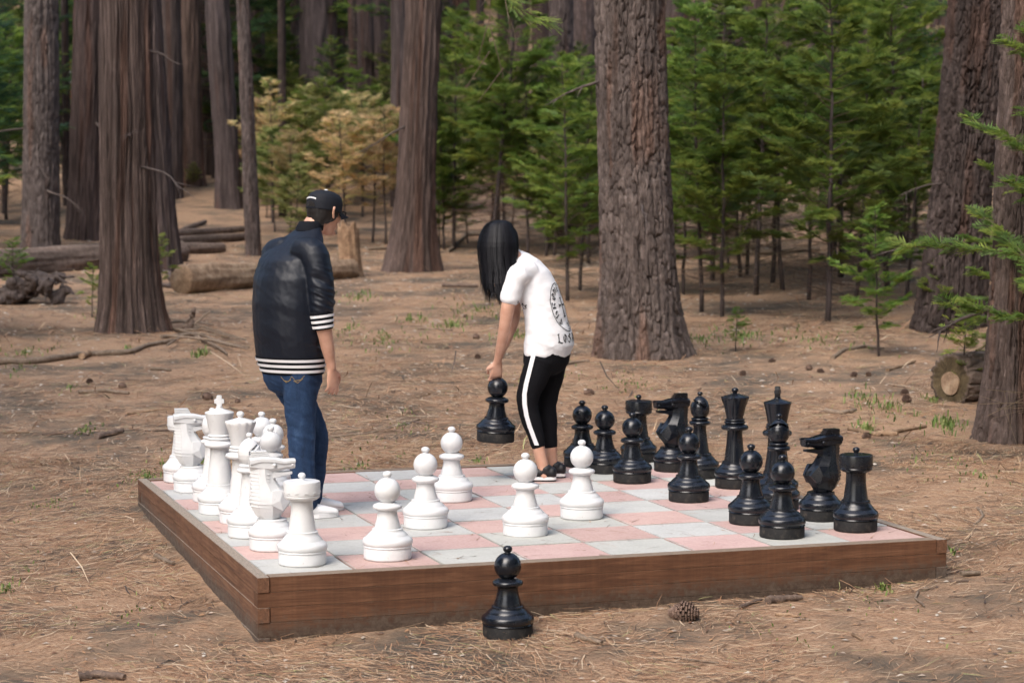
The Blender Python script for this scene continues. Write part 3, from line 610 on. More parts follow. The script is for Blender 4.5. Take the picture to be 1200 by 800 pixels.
# ------------------------------------------------------------------ people
class Body:
    """closed lofted limbs, merged into one continuous surface by a voxel remesh"""
    def __init__(s): s.mb = MB()
    def loft(s, secs, n=20, cap=True):
        """secs: (center, A, B) with A, B the half axes of the ellipse"""
        secs = [(Vector(c), Vector(a), Vector(b)) for c, a, b in secs]
        if cap:
            for e in (0, -1):
                c, a, b = secs[e]; c2 = secs[1 if e == 0 else -2][0]; d = (c - c2).normalized(); r = (a.length + b.length) / 2
                ext = [(c + d * r * .30, a * .86, b * .86), (c + d * r * .52, a * .5, b * .5)]
                secs = (list(reversed(ext)) + secs) if e == 0 else (secs + ext)
        rows = []
        for c, a, b in secs: rows.append([tuple(c + a * math.cos(t) + b * math.sin(t)) for t in np.linspace(0, 2 * math.pi, n, endpoint=False)])
        v, f = loft_rows(rows); s.mb.add(v, f)
    def limb(s, pts, n=16, flat=1.0, ref=(0, 1, 0), sub=4):
        """pts: (position, radius) smoothed along its length"""
        P = [Vector(p) for p, r in pts]; R = [r for p, r in pts]; secs = []; m = len(P); Q = []
        for i in range(m - 1):
            p0, p1, p2, p3 = P[max(i - 1, 0)], P[i], P[i + 1], P[min(i + 2, m - 1)]
            for k in range(sub):
                t = k / sub; q = 0.5 * ((2 * p1) + (p2 - p0) * t + (2 * p0 - 5 * p1 + 4 * p2 - p3) * t * t + (3 * p1 - p0 - 3 * p2 + p3) * t ** 3)
                tt = t * t * (3 - 2 * t); Q.append((q, R[i] * (1 - tt) + R[i + 1] * tt))
        Q.append((P[-1], R[-1]))
        for i, (c, r) in enumerate(Q):
            d = (Q[min(i + 1, len(Q) - 1)][0] - Q[max(i - 1, 0)][0]).normalized(); a = d.cross(Vector(ref))
            if a.length < 1e-3: a = d.cross(Vector((1, 0, 0)))
            a.normalize(); b = d.cross(a); secs.append((c, a * r, b * r * flat))
        s.loft(secs, n)
    def ball(s, c, r, axes=None):
        c = Vector(c); ax = axes or (Vector((1, 0, 0)), Vector((0, 1, 0)), Vector((0, 0, 1)))
        r = r if isinstance(r, (tuple, list)) else (r, r, r); secs = []
        for t in np.linspace(-1.45, 1.45, 11): secs.append((c + ax[2] * r[2] * math.sin(t), ax[0] * r[0] * math.cos(t), ax[1] * r[1] * math.cos(t)))
        s.loft(secs, 18, cap=False)
    def build(s, name, mat, parent, voxel=0.006, smooth=4, disp=None):
        me = bpy.data.meshes.new(name); me.from_pydata(np.concatenate(s.mb.v).tolist(), [], s.mb.f)
        o = bpy.data.objects.new(name + '_src', me); COL.objects.link(o)
        rm = o.modifiers.new('r', 'REMESH'); rm.mode = 'VOXEL'; rm.voxel_size = voxel; rm.use_smooth_shade = True
        if smooth: sm = o.modifiers.new('s', 'SMOOTH'); sm.factor = 0.5; sm.iterations = smooth
        dg = bpy.context.evaluated_depsgraph_get(); ev = o.evaluated_get(dg); m2 = bpy.data.meshes.new_from_object(ev)
        bpy.data.objects.remove(o); m2.name = name
        if disp:
            n = len(m2.vertices); co = np.empty(n * 3); m2.vertices.foreach_get('co', co); co = co.reshape(-1, 3)
            no = np.empty(n * 3); m2.vertices.foreach_get('normal', no); no = no.reshape(-1, 3)
            co = co + no * disp(co)[:, None]; m2.vertices.foreach_set('co', co.ravel()); m2.update()
        ca = m2.color_attributes.new('col', 'FLOAT_COLOR', 'POINT'); ca.data.foreach_set('color', np.ones(len(m2.vertices) * 4, np.float32))
        m2.materials.clear(); m2.materials.append(mat)
        m2.polygons.foreach_set('use_smooth', [True] * len(m2.polygons))
        o2 = bpy.data.objects.new(name, m2); COL.objects.link(o2); place(o2, parent); return o2
def place(o, parent):
    if parent is not None:
        o.parent = parent; top = parent
        while top.parent: top = top.parent
        o.matrix_parent_inverse = Matrix.Identity(4); off = parent.matrix_world if False else None
        # children are modelled in world space: undo the root's translation on direct children only
        if parent.type == 'EMPTY': o.location = -Vector(parent.location)
    return o
def strip(name, mat, parent, rows, thick=None):
    mb = MB(); v, f = [p for r in rows for p in r], []
    n = len(rows[0])
    for i in range(len(rows) - 1):
        for j in range(n - 1): f.append((i * n + j, i * n + j + 1, (i + 1) * n + j + 1, (i + 1) * n + j))
    mb.add(v, f); o = mb.build(name, mat, None, smooth=True); place(o, parent); return o
def ring_band(secs, t0, t1, off, steps=2, n=56):
    """band of a loft between section parameters t0..t1, lifted off the surface"""
    rows = []
    for t in np.linspace(t0, t1, steps + 1):
        i = min(int(t), len(secs) - 2); u = t - i; (c0, a0, b0), (c1, a1, b1) = secs[i], secs[i + 1]
        c = Vector(c0).lerp(Vector(c1), u); a = Vector(a0).lerp(Vector(a1), u); b = Vector(b0).lerp(Vector(b1), u)
        a = a * (1 + off / a.length); b = b * (1 + off / b.length)
        rows.append([tuple(c + a * math.cos(q) + b * math.sin(q)) for q in np.linspace(0, 2 * math.pi, n)])
    return rows
def vn(v): return Vector(v).normalized()
def hand(B, wrist, fdir, palm_n, side, curl=(.5, .5, .55, .6), scale=1.0, thumb_curl=.5, spread=.12):
    """palm and five fingers. fdir: along the hand, palm_n: out of the palm, side: towards the thumb"""
    w = Vector(wrist); f = vn(fdir); pn = vn(palm_n); sd = vn(side); k = scale
    B.loft([(w - f * .01 * k, sd * .027 * k, pn * .020 * k), (w + f * .03 * k, sd * .036 * k, pn * .017 * k), (w + f * .065 * k, sd * .041 * k, pn * .015 * k), (w + f * .088 * k, sd * .040 * k, pn * .012 * k)], 16)
    L = [.070, .078, .073, .058]
    for i in range(4):
        o = (0.030 - i * .020) * k; base = w + f * .080 * k + sd * o; d = (f + sd * (spread * (1.5 - i) * .6)).normalized(); pts = [(base - f * .02 * k, .0095 * k), (base, .0095 * k)]; p = base; ang = 0
        for j, q in enumerate((.45, .32, .23)):
            ang += curl[i] * (1.0 if j else .8); dd = d * math.cos(ang) + pn * math.sin(ang); p = p + dd * L[i] * q * k; pts.append((p, (.0088, .0080, .0068)[j] * k))
        B.limb(pts, 10, sub=3, ref=tuple(sd))
    b = w + f * .022 * k + sd * .026 * k; p1 = b + (f * .45 + sd * .75 + pn * .25).normalized() * .036 * k; p2 = p1 + (f * .85 + sd * (.4 - thumb_curl * .5) + pn * (.2 + thumb_curl * .5)).normalized() * .032 * k; p3 = p2 + (f * .9 - sd * .2 * thumb_curl + pn * (.25 + thumb_curl * .6)).normalized() * .026 * k
    B.limb([(b - sd * .012 * k, .014 * k), (b, .0135 * k), (p1, .0105 * k), (p2, .0095 * k), (p3, .0075 * k)], 10, sub=3, ref=tuple(pn))
def head_shape(B, c, F, R, U, k=1.0):
    """skull, jaw, nose, lips, ears; c = centre of the skull"""
    c = Vector(c)
    B.ball(c + F * -.008 * k + U * .018 * k, (.074 * k, .092 * k, .088 * k), (R, F, U))
    B.loft([(c + F * .012 * k + U * .03 * k, R * .066 * k, F * .078 * k), (c + F * .018 * k - U * .02 * k, R * .063 * k, F * .072 * k), (c + F * .024 * k - U * .065 * k, R * .053 * k, F * .060 * k), (c + F * .036 * k - U * .100 * k, R * .035 * k, F * .040 * k)], 18)
    B.limb([(c + F * .086 * k + U * .012 * k, .007 * k), (c + F * .097 * k - U * .014 * k, .010 * k), (c + F * .104 * k - U * .032 * k, .0125 * k), (c + F * .088 * k - U * .038 * k, .011 * k)], 10, ref=tuple(R))
    for s in (-1, 1):
        B.ball(c + F * .070 * k + R * s * .030 * k + U * .022 * k, (.022 * k, .014 * k, .008 * k), (R, F, U))          # brow
        B.ball(c + F * .072 * k + R * s * .034 * k - U * .022 * k, (.020 * k, .014 * k, .016 * k), (R, F, U))          # cheek
        e = c + R * s * .078 * k - F * .004 * k - U * .002 * k
        B.limb([(e - U * .028 * k + F * .004 * k, .0065 * k), (e + R * s * .008 * k - F * .008 * k, .0075 * k), (e + U * .026 * k - F * .008 * k + R * s * .009 * k, .0085 * k), (e + U * .028 * k + F * .008 * k, .006 * k)], 8, ref=tuple(R))
    B.ball(c + F * .086 * k - U * .062 * k, (.024 * k, .012 * k, .007 * k), (R, F, U)); B.ball(c + F * .083 * k - U * .074 * k, (.021 * k, .012 * k, .007 * k), (R, F, U))
    B.ball(c + F * .076 * k - U * .100 * k, (.020 * k, .018 * k, .014 * k), (R, F, U))
def folds(sc, amp, dirv, seed=0, stretch=2.4):
    d = vn(dirv); e = vn(Vector((0, 0, 1)).cross(d) if abs(d.z) < .9 else Vector((1, 0, 0)).cross(d)); g_ = d.cross(e)
    def f(co):
        p = co @ np.array(d) * sc; q = co @ np.array(e) * sc / stretch; r = co @ np.array(g_) * sc / stretch
        wv = fbm(p, q, r, seed, 3); return amp * ((1 - np.abs(wv) * 2.6) * .6 + .6 * fbm(p * .45, q * .45, r * .45, seed + 9, 2))
    return f

def man():
    Y = 11.62; s = Y / FPX
    root = empty('person', (W(372, 606, Y).x, Y, H0)); tag(root, 'man in black jacket and cap turned away from the camera, watching the board', 'person', 'two people playing with the giant pieces')
    ph = math.radians(40); F = Vector((math.sin(ph), math.cos(ph), 0)); R = Vector((math.cos(ph), -math.sin(ph), 0)); U = Vector((0, 0, 1))
    def P(px, py, d=0.0): return W(px, py, Y + d)
    # --- jacket
    spine = [(341, 432, .19, .142), (340, 418, .202, .155), (338, 388, .208, .163), (336.5, 352, .207, .160), (337, 322, .205, .152), (341, 300, .195, .138), (349, 284, .155, .112), (357, 273, .098, .086), (363, 265, .068, .068)]
    def sec(e):
        x, y, a, b = e; c = P(x, y, (x - 338) * .0050); return (c, R * a, (F + U * .25 * ((432 - y) / 160)).normalized() * b)
    secs = [sec(e) for e in spine]
    rsh = P(368, 298, -.115); rel = P(377, 350, -.150); rcf = P(377.2, 364, -.15)
    lsh = P(322, 299, .13); lel = P(326, 350, .22); lcf = P(336, 378, .28)
    J = Body(); J.loft([secs[1]] + secs[2:], 28)
    J.limb([(P(352, 293, -.06), .070), (rsh, .074), (P(374, 325, -.14), .069), (rel, .066), (rcf, .060)], 18)
    J.limb([(P(336, 293, .07), .070), (lsh, .074), (P(323, 325, .17), .067), (lel, .063), (lcf, .058)], 18)
    ja = folds(10, .0050, (.5, 0, 1), 3, 2.8); jb = folds(26, .0026, (.9, 0, .8), 5, 2)
    xs_ = P(364, 320, -.12).x; zlo, zhi = P(370, 366).z, P(370, 305).z
    def sleeve(co):      # cloth bunched up along the pushed-up sleeve
        m = np.clip((co[:, 0] - xs_) / .03, 0, 1) * np.clip((zhi - co[:, 2]) / .08, 0, 1); w = fbm(co[:, 0] * 7, co[:, 1] * 7, co[:, 2] * 34 + co[:, 0] * 14, 51, 2); return m * .011 * (.55 - np.abs(w) * 2.2)
    jacket = J.build('jacket', SATIN, root, .0060, 14, lambda co: ja(co) + jb(co) + sleeve(co))
    cl = Body(); cs = [(P(362, 271, .12), R * .076, F * .074), (P(364, 264, .13), R * .074, F * .073), (P(366.5, 259, .14), R * .071, F * .071)]
    cl.loft(cs, 24, cap=False); cl.build('collar', RIB, root, .005, 2)
    # ribbed hem with white stripes
    hs = [(P(343, 437.5, .01), R * .184, F * .140), (P(340, 416, .005), R * .209, F * .162)]
    hb = Body(); hb.loft(hs, 40, cap=False); hem = hb.build('hem_band', RIB, root, .005, 1)
    for a, b in ((.14, .29), (.43, .58), (.72, .87)): o = strip('hem_stripe', WCLOTH, None, ring_band(hs, a, b, .0055)); o.parent = hem
    # cuffs
    ax = (P(380, 388, -.148) - P(377, 366, -.150)).normalized(); a_ = ax.cross(Vector((0, 1, 0))).normalized(); b_ = ax.cross(a_)
    cfs = [(P(376.8, 364, -.15), a_ * .063, b_ * .063), (P(379, 386, -.148), a_ * .052, b_ * .052)]
    cb = Body(); cb.loft(cfs, 28, cap=False); cuff = cb.build('cuff', RIB, root, .005, 1)
    for a, b in ((.20, .34), (.48, .62), (.76, .90)): o = strip('cuff_stripe', WCLOTH, None, ring_band(cfs, a, b, .0035)); o.parent = cuff
    cfl = [(P(334, 374, .27), R * .058, Vector((0, .058, 0))), (P(338, 382, .285), R * .048, Vector((0, .048, 0)))]
    cb = Body(); cb.loft(cfl, 20, cap=False); cb.build('cuff', RIB, root, .006, 1)
    # chequered tape down the sleeve
    bvh = BVHTree.FromPolygons([jacket.matrix_basis @ v.co + root.location for v in jacket.data.vertices], [tuple(p.vertices) for p in jacket.data.polygons])
    tp = MB()
    for i in range(16):
        y = 300 + i * 4.0; x = 388 + (3.2 if 8 < i else 2.5); o = P(x + 14, y, -.13)
        hit = bvh.ray_cast(o, Vector((-1, .35, 0)).normalized())
        if hit[0] is not None:
            n = hit[1]; t_ = n.cross(U).normalized(); u_ = t_.cross(n)
            for sgn in (-1, 1):
                c = hit[0] + n * .002 + t_ * .009 * sgn + u_ * (.003 if sgn > 0 else -.003); q = [c + t_ * .006 * e1 + u_ * .0075 * e2 for e1, e2 in ((-1, -1), (1, -1), (1, 1), (-1, 1))]; tp.add([tuple(z) for z in q], [(0, 1, 2, 3)])
    if tp.n: o = tp.build('sleeve_tape', WCLOTH, None); o.parent = jacket; o.location = root.location
    # --- body: head, neck, arms, hands, legs and a slim trunk inside the clothes
    B = Body(); ph2 = math.radians(43); Fh = Vector((math.sin(ph2), math.cos(ph2), 0)); Rh = Vector((math.cos(ph2), -math.sin(ph2), 0)); tilt = math.radians(9)
    F2 = (Fh * math.cos(tilt) - U * math.sin(tilt)); U2 = (U * math.cos(tilt) + Fh * math.sin(tilt)); hc = P(380, 249, .17)
    head_shape(B, hc, F2, Rh, U2, 1.0)
    B.limb([(P(362, 285, .10), .075), (P(366, 268, .13), .060), (P(373, 257, .155), .056), (P(377, 250, .17), .060)], 18)
    B.loft([(c, a * .86, b * .84) for c, a, b in secs[:7]], 20)
    B.limb([(rsh, .052), (rel, .047), (P(379, 380, -.148), .043), (P(383, 402, -.125), .037), (P(387.5, 425, -.095), .0265), (P(388.5, 431, -.09), .0255)], 16)
    hand(B, P(389, 432, -.088), Vector((.06, .10, -1)), Vector((-.55, .8, 0)), Vector((.55, .55, 0)), (.32, .38, .42, .5), 1.0, .4)
    B.limb([(lsh, .052), (lel, .045), (P(345, 385, .33), .036), (P(362, 398, .40), .026)], 14)
    hand(B, P(363, 399, .40), Vector((.8, .5, -.2)), Vector((0, -.3, -1)), Vector((-.4, .8, 0)), (.4, .4, .45, .5))
    hipR, hipL = P(352, 428, -.06), P(332, 428, .10); kR, kL = P(353, 505, -.05), P(369, 508, .17); aR, aL = P(358, 590, -.05), P(364, 584, .20)
    for hp, kn, an in ((hipR, kR, aR), (hipL, kL, aL)): B.limb([(hp, .075), (hp.lerp(kn, .5), .068), (kn, .050), (kn.lerp(an, .35), .048), (an, .034), (an - U * .05, .036)], 16)
    B.build('body', SKIN, root, .005, 3)
    # --- jeans
    D = Body(); D.loft([(P(343, 446, .02), R * .172, F * .135), (P(342, 436, .015), R * .178, F * .138), (P(341, 424, .01), R * .172, F * .132)], 24)
    D.limb([(hipR, .094), (P(352, 455, -.055), .094), (P(352, 480, -.05), .083), (kR, .074), (P(354, 540, -.05), .068), (P(357, 575, -.05), .062), (P(359, 592, -.05), .060)], 20)
    D.limb([(hipL, .094), (P(342, 455, .10), .090), (P(357, 482, .14), .078), (kL, .068), (P(368, 545, .18), .064), (P(365, 575, .20), .060), (P(365, 587, .20), .058)], 20)
    fa = folds(24, .0060, (.4, 0, 1), 13, 3.2); D.build('jeans', DENIM, root, .0065, 3, fa)
    # back pocket stitching
    jo = [o for o in root.children if o.name.startswith('jeans')][0]
    bj = BVHTree.FromPolygons([v.co for v in jo.data.vertices], [tuple(p.vertices) for p in jo.data.polygons]); gb = MB()
    for pts in ([(329, 441), (333, 446), (338, 447), (342, 441), (346, 446), (352, 445), (357, 440)], [(331, 443.5), (335, 448), (341, 445)], [(344, 446), (349, 448.5), (355, 443.5)]):
        hits = []
        for (x, y) in pts:
            o = P(x, y, -1.2); d = (P(x, y, 0) - o).normalized(); h = bj.ray_cast(o, d)
            if h[0] is not None: hits.append(h[0] - d * .004)
        for a, b in zip(hits, hits[1:]): t_ = Vector((0, 0, .0016)); gb.add([tuple(a - t_), tuple(b - t_), tuple(b + t_), tuple(a + t_)], [(0, 1, 2, 3)])
    if gb.n: o = gb.build('pocket_stitching', GOLD, None); o.parent = jo
    # --- shoes
    for (px, py, d, dx) in ((358, 606, -.05, .92), (364, 598, .20, .95)):
        a = P(px, py, d); a.z = H0; f = Vector((dx, math.sqrt(1 - dx * dx), 0)); r = Vector((f.y, -f.x, 0)); sh = Body()
        sh.loft([(a - f * .045 + U * .042, r * .034, U * .036), (a + U * .048, r * .042, U * .044), (a + f * .06 + U * .040, r * .045, U * .036), (a + f * .12 + U * .032, r * .047, U * .027), (a + f * .165 + U * .026, r * .036, U * .020)], 18)
        sh.limb([(a + U * .05, .045), (a + U * .085, .043)], 16); so_ = sh.build('shoe', SHOEW, root, .005, 2)
        mb = MB(); ring = []
        for t in np.linspace(0, 2 * math.pi, 28, endpoint=False):
            q = math.cos(t); l = .06 + .125 * q; w_ = (.047 if q > 0 else .040) * math.sin(t); ring.append((a + f * l + r * w_))
        v, fc = loft_rows([[tuple(p + U * z) for p in ring] for z in (.001, .022)]); mb.add(v, fc); o = mb.build('sole', SHOEW, None); o.parent = so_
    # --- hair, cap, glasses
    hb = Body(); hb.ball(hc - F2 * .012 + U2 * .012, (.081, .094, .090), (Rh, F2, U2))
    hb.loft([(hc - F2 * .030 + U2 * .01, Rh * .076, F2 * .070), (hc - F2 * .040 - U2 * .035, Rh * .068, F2 * .055), (hc - F2 * .050 - U2 * .062, Rh * .056, F2 * .038), (hc - F2 * .050 - U2 * .082, Rh * .045, F2 * .026)], 18)
    hn = lambda co: .0035 * fbm(co[:, 0] * 60, co[:, 1] * 60, co[:, 2] * 18, 4, 3)
    hb.build('hair', HAIR2, root, .005, 1, hn)
    cbody = Body(); up = U2
    def capsec(h, k): return (hc + up * h - F2 * .004, Rh * .087 * k, F2 * .103 * k)
    cbody.loft([capsec(.006, 1.0), capsec(.050, 1.01), capsec(.078, .95), capsec(.098, .80), capsec(.112, .52), capsec(.117, .2)], 32, cap=False)
    cap = cbody.build('cap', CAPM, root, .005, 1)
    mb = MB(); rows = []
    for t in np.linspace(-1.15, 1.15, 15):
        row = []
        for q in (0, .5, 1): rr = 1 + q * .62 * math.cos(t * .75); p = hc + up * (.012 - .012 * q - .02 * t * t * q) + Rh * .086 * math.sin(t) * (1 + .0 * q) + F2 * (.100 * math.cos(t) * rr); row.append(tuple(p))
        rows.append(row)
    for i in range(14):
        for j in range(2): mb.add([rows[i][j], rows[i + 1][j], rows[i + 1][j + 1], rows[i][j + 1]] + [tuple(Vector(p) - up * .004) for p in (rows[i][j], rows[i + 1][j], rows[i + 1][j + 1], rows[i][j + 1])], [(0, 1, 2, 3), (7, 6, 5, 4), (0, 4, 5, 1), (1, 5, 6, 2), (2, 6, 7, 3), (3, 7, 4, 0)])
    o = mb.build('brim', CAPM, None); o.parent = cap
    bt = Body(); bt.ball(hc + up * .119 - F2 * .004, (.010, .010, .006), (Rh, F2, U2)); o = bt.build('button', WCLOTH, None, .002, 0); o.parent = cap
    def capring(t, h, off=.0): k = np.interp(h, [.006, .05, .078, .098], [1.0, 1.01, .95, .80]); return hc + up * h - F2 * .004 + (Rh * .087 * math.sin(t) - F2 * .103 * math.cos(t)) * (k + off)
    mb = MB()   # small arched lettering across the back
    ts = np.linspace(-.50, .42, 13)
    for i, t in enumerate(ts[:-1]):
        h = .066 - .030 * (t + .04) ** 2; h2 = .066 - .030 * (ts[i + 1] + .04) ** 2; t2 = t + (ts[i + 1] - t) * .80; e = .004 + .0012 * (i % 2)
        mb.add([tuple(capring(t, h - e, .035)), tuple(capring(t2, h2 - e, .035)), tuple(capring(t2, h2 + e * .8, .045)), tuple(capring(t, h + e * .8, .045))], [(0, 1, 2, 3)])
    o = mb.build('back_lettering', WCLOTH, None); o.parent = cap
    mb = MB(); rows = []   # the hair that shows through the strap opening
    ops = [tuple(capring(-.02 + .42 * math.cos(t), .018 + .030 * max(0, math.sin(t)), .032)) for t in np.linspace(0, math.pi, 14)]
    mb.add(ops + [tuple(capring(-.02, .020, .036))], [(i, i + 1, 14) for i in range(13)] + [(13, 0, 14)]); o = mb.build('strap_opening', HAIR2, None); o.parent = cap
    mb = MB()
    for s in (-1, 1): a = hc + Rh * s * .080 + U2 * .010; b = hc + Rh * s * .066 + F2 * .098 + U2 * .012; mb.box((a + b) / 2, ((b - a).length, .003, .006), Matrix((vn(b - a), U2.cross(vn(b - a)).normalized(), U2)).transposed())
    gl = mb.build('glasses', BLACK, None); place(gl, root)
    for s in (-1, 1):
        rg = MB(); c = hc + F2 * .100 + Rh * s * .034 + U2 * .004; n = 24; vs = []
        for i in range(n): t = 2 * math.pi * i / n; vs += [tuple(c + Rh * .026 * math.cos(t) + U2 * .019 * math.sin(t)), tuple(c + Rh * .023 * math.cos(t) + U2 * .016 * math.sin(t)), tuple(c + Rh * .023 * math.cos(t) + U2 * .016 * math.sin(t) + F2 * .003), tuple(c + Rh * .026 * math.cos(t) + U2 * .019 * math.sin(t) + F2 * .003)]
        rg.add(vs, [(4 * i + j, 4 * ((i + 1) % n) + j, 4 * ((i + 1) % n) + (j + 1) % 4, 4 * i + (j + 1) % 4) for i in range(n) for j in range(4)]); o = rg.build('lens_rim', BLACK, None); o.parent = gl
man()

# broad-nib pen strokes for the gothic lettering (unit letter height)
PEN = {
 'L': [[(.26, 1.0), (.26, .08)], [(.10, .94), (.40, 1.0)], [(.14, .14), (.42, .06), (.76, -.04)], [(.26, .08), (.10, .02)]],
 'O': [[(.15, .30), (.15, .72), (.38, .96)], [(.38, .96), (.66, .70), (.66, .28)], [(.66, .28), (.42, .02), (.15, .30)], [(.40, .85), (.40, .2)]],
 'S': [[(.62, .86), (.38, .98), (.15, .76), (.60, .40)], [(.60, .40), (.60, .16), (.34, .0), (.08, .16)], [(.38, .98), (.38, .55)]],
 'A': [[(.12, .0), (.30, .60), (.42, 1.0)], [(.42, 1.0), (.62, .60), (.66, .0)], [(.18, .42), (.64, .42)], [(.20, 1.0), (.42, .94)]],
 'N': [[(.14, .0), (.14, .90)], [(.14, .90), (.60, .12)], [(.62, .95), (.62, .05)]],
 'C': [[(.62, .84), (.38, .98), (.14, .70), (.14, .28), (.38, .02), (.64, .18)], [(.36, .9), (.36, .12)]],
 'H': [[(.16, 1.0), (.16, .0)], [(.16, .56), (.42, .66), (.62, .50), (.60, .05), (.5, -.1)], [(.16, 1.0), (.34, .90)]],
 'R': [[(.16, .96), (.16, .02)], [(.10, .92), (.44, .98), (.62, .76), (.40, .52), (.18, .50)], [(.40, .52), (.66, .04)]],
 'M': [[(.10, .02), (.10, .88)], [(.10, .88), (.36, .66), (.36, .10)], [(.36, .70), (.62, .90), (.64, .05)]],
 'E': [[(.60, .84), (.36, .98), (.14, .70), (.14, .28), (.38, .02), (.64, .16)], [(.16, .52), (.54, .56)]],
}
def pen_word(word, put, h, adv=.80, nib=.13, ang=40, curve=None):
    """quads of a broad nib moved along the strokes; put(x, y) -> world point or None"""
    mb = MB(); na = math.radians(ang); nx_, ny_ = math.cos(na) * nib * h / 2, math.sin(na) * nib * h / 2; x0 = 0
    for ch in word:
        for st in PEN.get(ch, []):
            pts = []
            for a, b in zip(st, st[1:]):
                for k in range(4): pts.append((a[0] + (b[0] - a[0]) * k / 4, a[1] + (b[1] - a[1]) * k / 4))
            pts.append(st[-1]); prev = None
            for (x, y) in pts:
                X_, Y_ = x0 + x * h, y * h
                q = [(X_ - nx_, Y_ - ny_), (X_ + nx_, Y_ + ny_)]; q = [put(*z) for z in q] if curve is None else [put(*curve(*z)) for z in q]
                if None in q: prev = None; continue
                if prev: mb.add([tuple(prev[0]), tuple(q[0]), tuple(q[1]), tuple(prev[1])], [(0, 1, 2, 3)])
                prev = q
        x0 += adv * h
    return mb

def woman():
    Y = 13.12; U = Vector((0, 0, 1))
    root = empty('person', (W(640, 566, Y).x, Y, H0)); tag(root, 'long-haired woman in white shirt and black leggings bending over to lift a black pawn', 'person', 'two people playing with the giant pieces')
    F = Vector((-.90, .43, 0)).normalized(); R = Vector((F.y, -F.x, 0))       # R = her right, away from the camera
    def P(px, py, d=0.0): return W(px, py, Y + d)
    # trunk sections along the bent spine: (px, py, half depth of trunk, half width, angle of the section normal in the picture)
    sp_ = [(641.5, 414, .134, .172, 90), (643.5, 402, .140, .176, 86), (643, 388, .132, .172, 82), (640, 374, .120, .158, 84), (636.5, 360, .114, .150, 98), (631, 345, .116, .152, 113), (623.5, 331, .118, .162, 124), (615, 319, .108, .158, 133), (608, 310, .085, .118, 140), (603, 303, .058, .070, 143)]
    def sec(x, y, b, a, an, k=1.0):
        t = math.radians(an); n = Vector((math.cos(t) * .95, -math.cos(t) * .35, math.sin(t))).normalized(); # spine direction
        side = R - n * R.dot(n); side.normalize(); fr = n.cross(side).normalized(); return (P(x, y, (x - 640) * -.0012), side * a * k, fr * b * k)
    secs = [sec(*e) for e in sp_]
    T = Body(); T.loft(secs, 28)
    shn, shf = P(608, 322, -.135), P(606, 314, .16)
    T.limb([(P(617, 320, -.05), .080), (shn, .066), (P(602, 335, -.155), .060), (P(597.5, 351, -.160), .0575)], 18)
    T.limb([(P(614, 314, .08), .078), (shf, .064), (P(604, 330, .175), .060), (P(602, 348, .180), .057)], 18)
    f1 = folds(10, .0085, (.55, 0, 1), 23, 3.2); f2 = folds(24, .0022, (-.4, 0, 1), 25, 2.5)
    tee = T.build('shirt', TEE, root, .0065, 10, lambda co: f1(co) + f2(co))
    # body
    B = Body(); hc = P(585, 284, .02); Fh = Vector((-.86, .18, -.48)).normalized(); Rh = Vector((.2, .98, 0)).normalized(); Rh = (Rh - Fh * Rh.dot(Fh)).normalized(); Uh = Rh.cross(Fh).normalized()
    if Uh.z < 0: Uh = -Uh
    head_shape(B, hc, Fh, Rh, Uh, .95)
    B.limb([(P(610, 312), .065), (P(602, 303), .055), (P(594, 294, .01), .050), (P(588, 288, .02), .055)], 16)
    B.loft([(c, a * .88, b * .86) for c, a, b in secs[:9]], 20)
    B.limb([(shn, .048), (P(597, 352, -.160), .043), (P(592, 380, -.150), .037), (P(588.5, 400, -.11), .033), (P(584, 419, -.06), .024), (P(583, 424, -.05), .0235)], 16)
    B.limb([(shf, .048), (P(603, 350, .185), .042), (P(602, 374, .17), .036), (P(594, 396, .12), .032), (P(585, 417, .06), .024), (P(584, 421, .055), .0235)], 16)
    hand(B, P(583, 425, -.050), Vector((-.10, .30, -1)), Vector((-.12, 1, .15)), Vector((-1, -.1, -.1)), (.42, .45, .5, .5), .92, .8)
    hand(B, P(583, 423, .055), Vector((-.14, -.30, -1)), Vector((-.12, -1, .15)), Vector((-1, .1, -.1)), (.42, .45, .5, .5), .92, .8)
    hN, hF = P(634, 420, -.085), P(648, 420, .085)
    legN = [(hN, .088), (P(627, 440, -.08), .083), (P(619, 462, -.08), .069), (P(618.5, 476, -.08), .061), (P(622.5, 493, -.08), .057), (P(627.5, 509, -.08), .048), (P(630.5, 522, -.08), .0415)]
    legF = [(hF, .088), (P(645, 440, .08), .081), (P(641.5, 462, .08), .067), (P(640.5, 477, .08), .059), (P(642.5, 493, .08), .056), (P(643.5, 508, .08), .048), (P(645.5, 522, .08), .0415)]
    def ank(l, x1, x2, d): q = [(p, r * .90) for p, r in l]; return q + [(P(x1, 535, d), .036), (P(x2, 549, d), .034), (P(x2 + 1, 558, d), .036)]
    B.limb(ank(legN, 633.5, 637, -.08), 18); B.limb(ank(legF, 646, 648, .08), 18)
    B.build('body', SKIN, root, .005, 3)
    L = Body(); L.loft([sec(640, 424, .130, .168, 90), sec(641.5, 412, .134, .172, 90), sec(642, 402, .128, .165, 88)], 24)
    L.limb(legN, 20); L.limb(legF, 20); lg = L.build('leggings', LEGG, root, .006, 3, folds(40, .0018, (0, 0, 1), 33, 2))
    bl = BVHTree.FromPolygons([v.co for v in lg.data.vertices], [tuple(p.vertices) for p in lg.data.polygons])
    # white side stripe on the near leg
    rows = []
    for (x, y) in [(626.5, 411), (624, 420), (620.5, 434), (616.5, 450), (614.5, 462), (614.8, 474), (617, 487), (620.5, 499), (625, 511), (629, 521.5)]:
        row = []
        for e in (-2.6, 0, 2.6):
            o = P(x + e, y, -1.2); d = (P(x + e, y) - o).normalized(); h = bl.ray_cast(o, d)
            row.append(None if h[0] is None else tuple(h[0] - d * .006))
        if None not in row: rows.append(row)
    if len(rows) > 1: o = strip('side_stripe', WCLOTH, None, rows); o.parent = lg
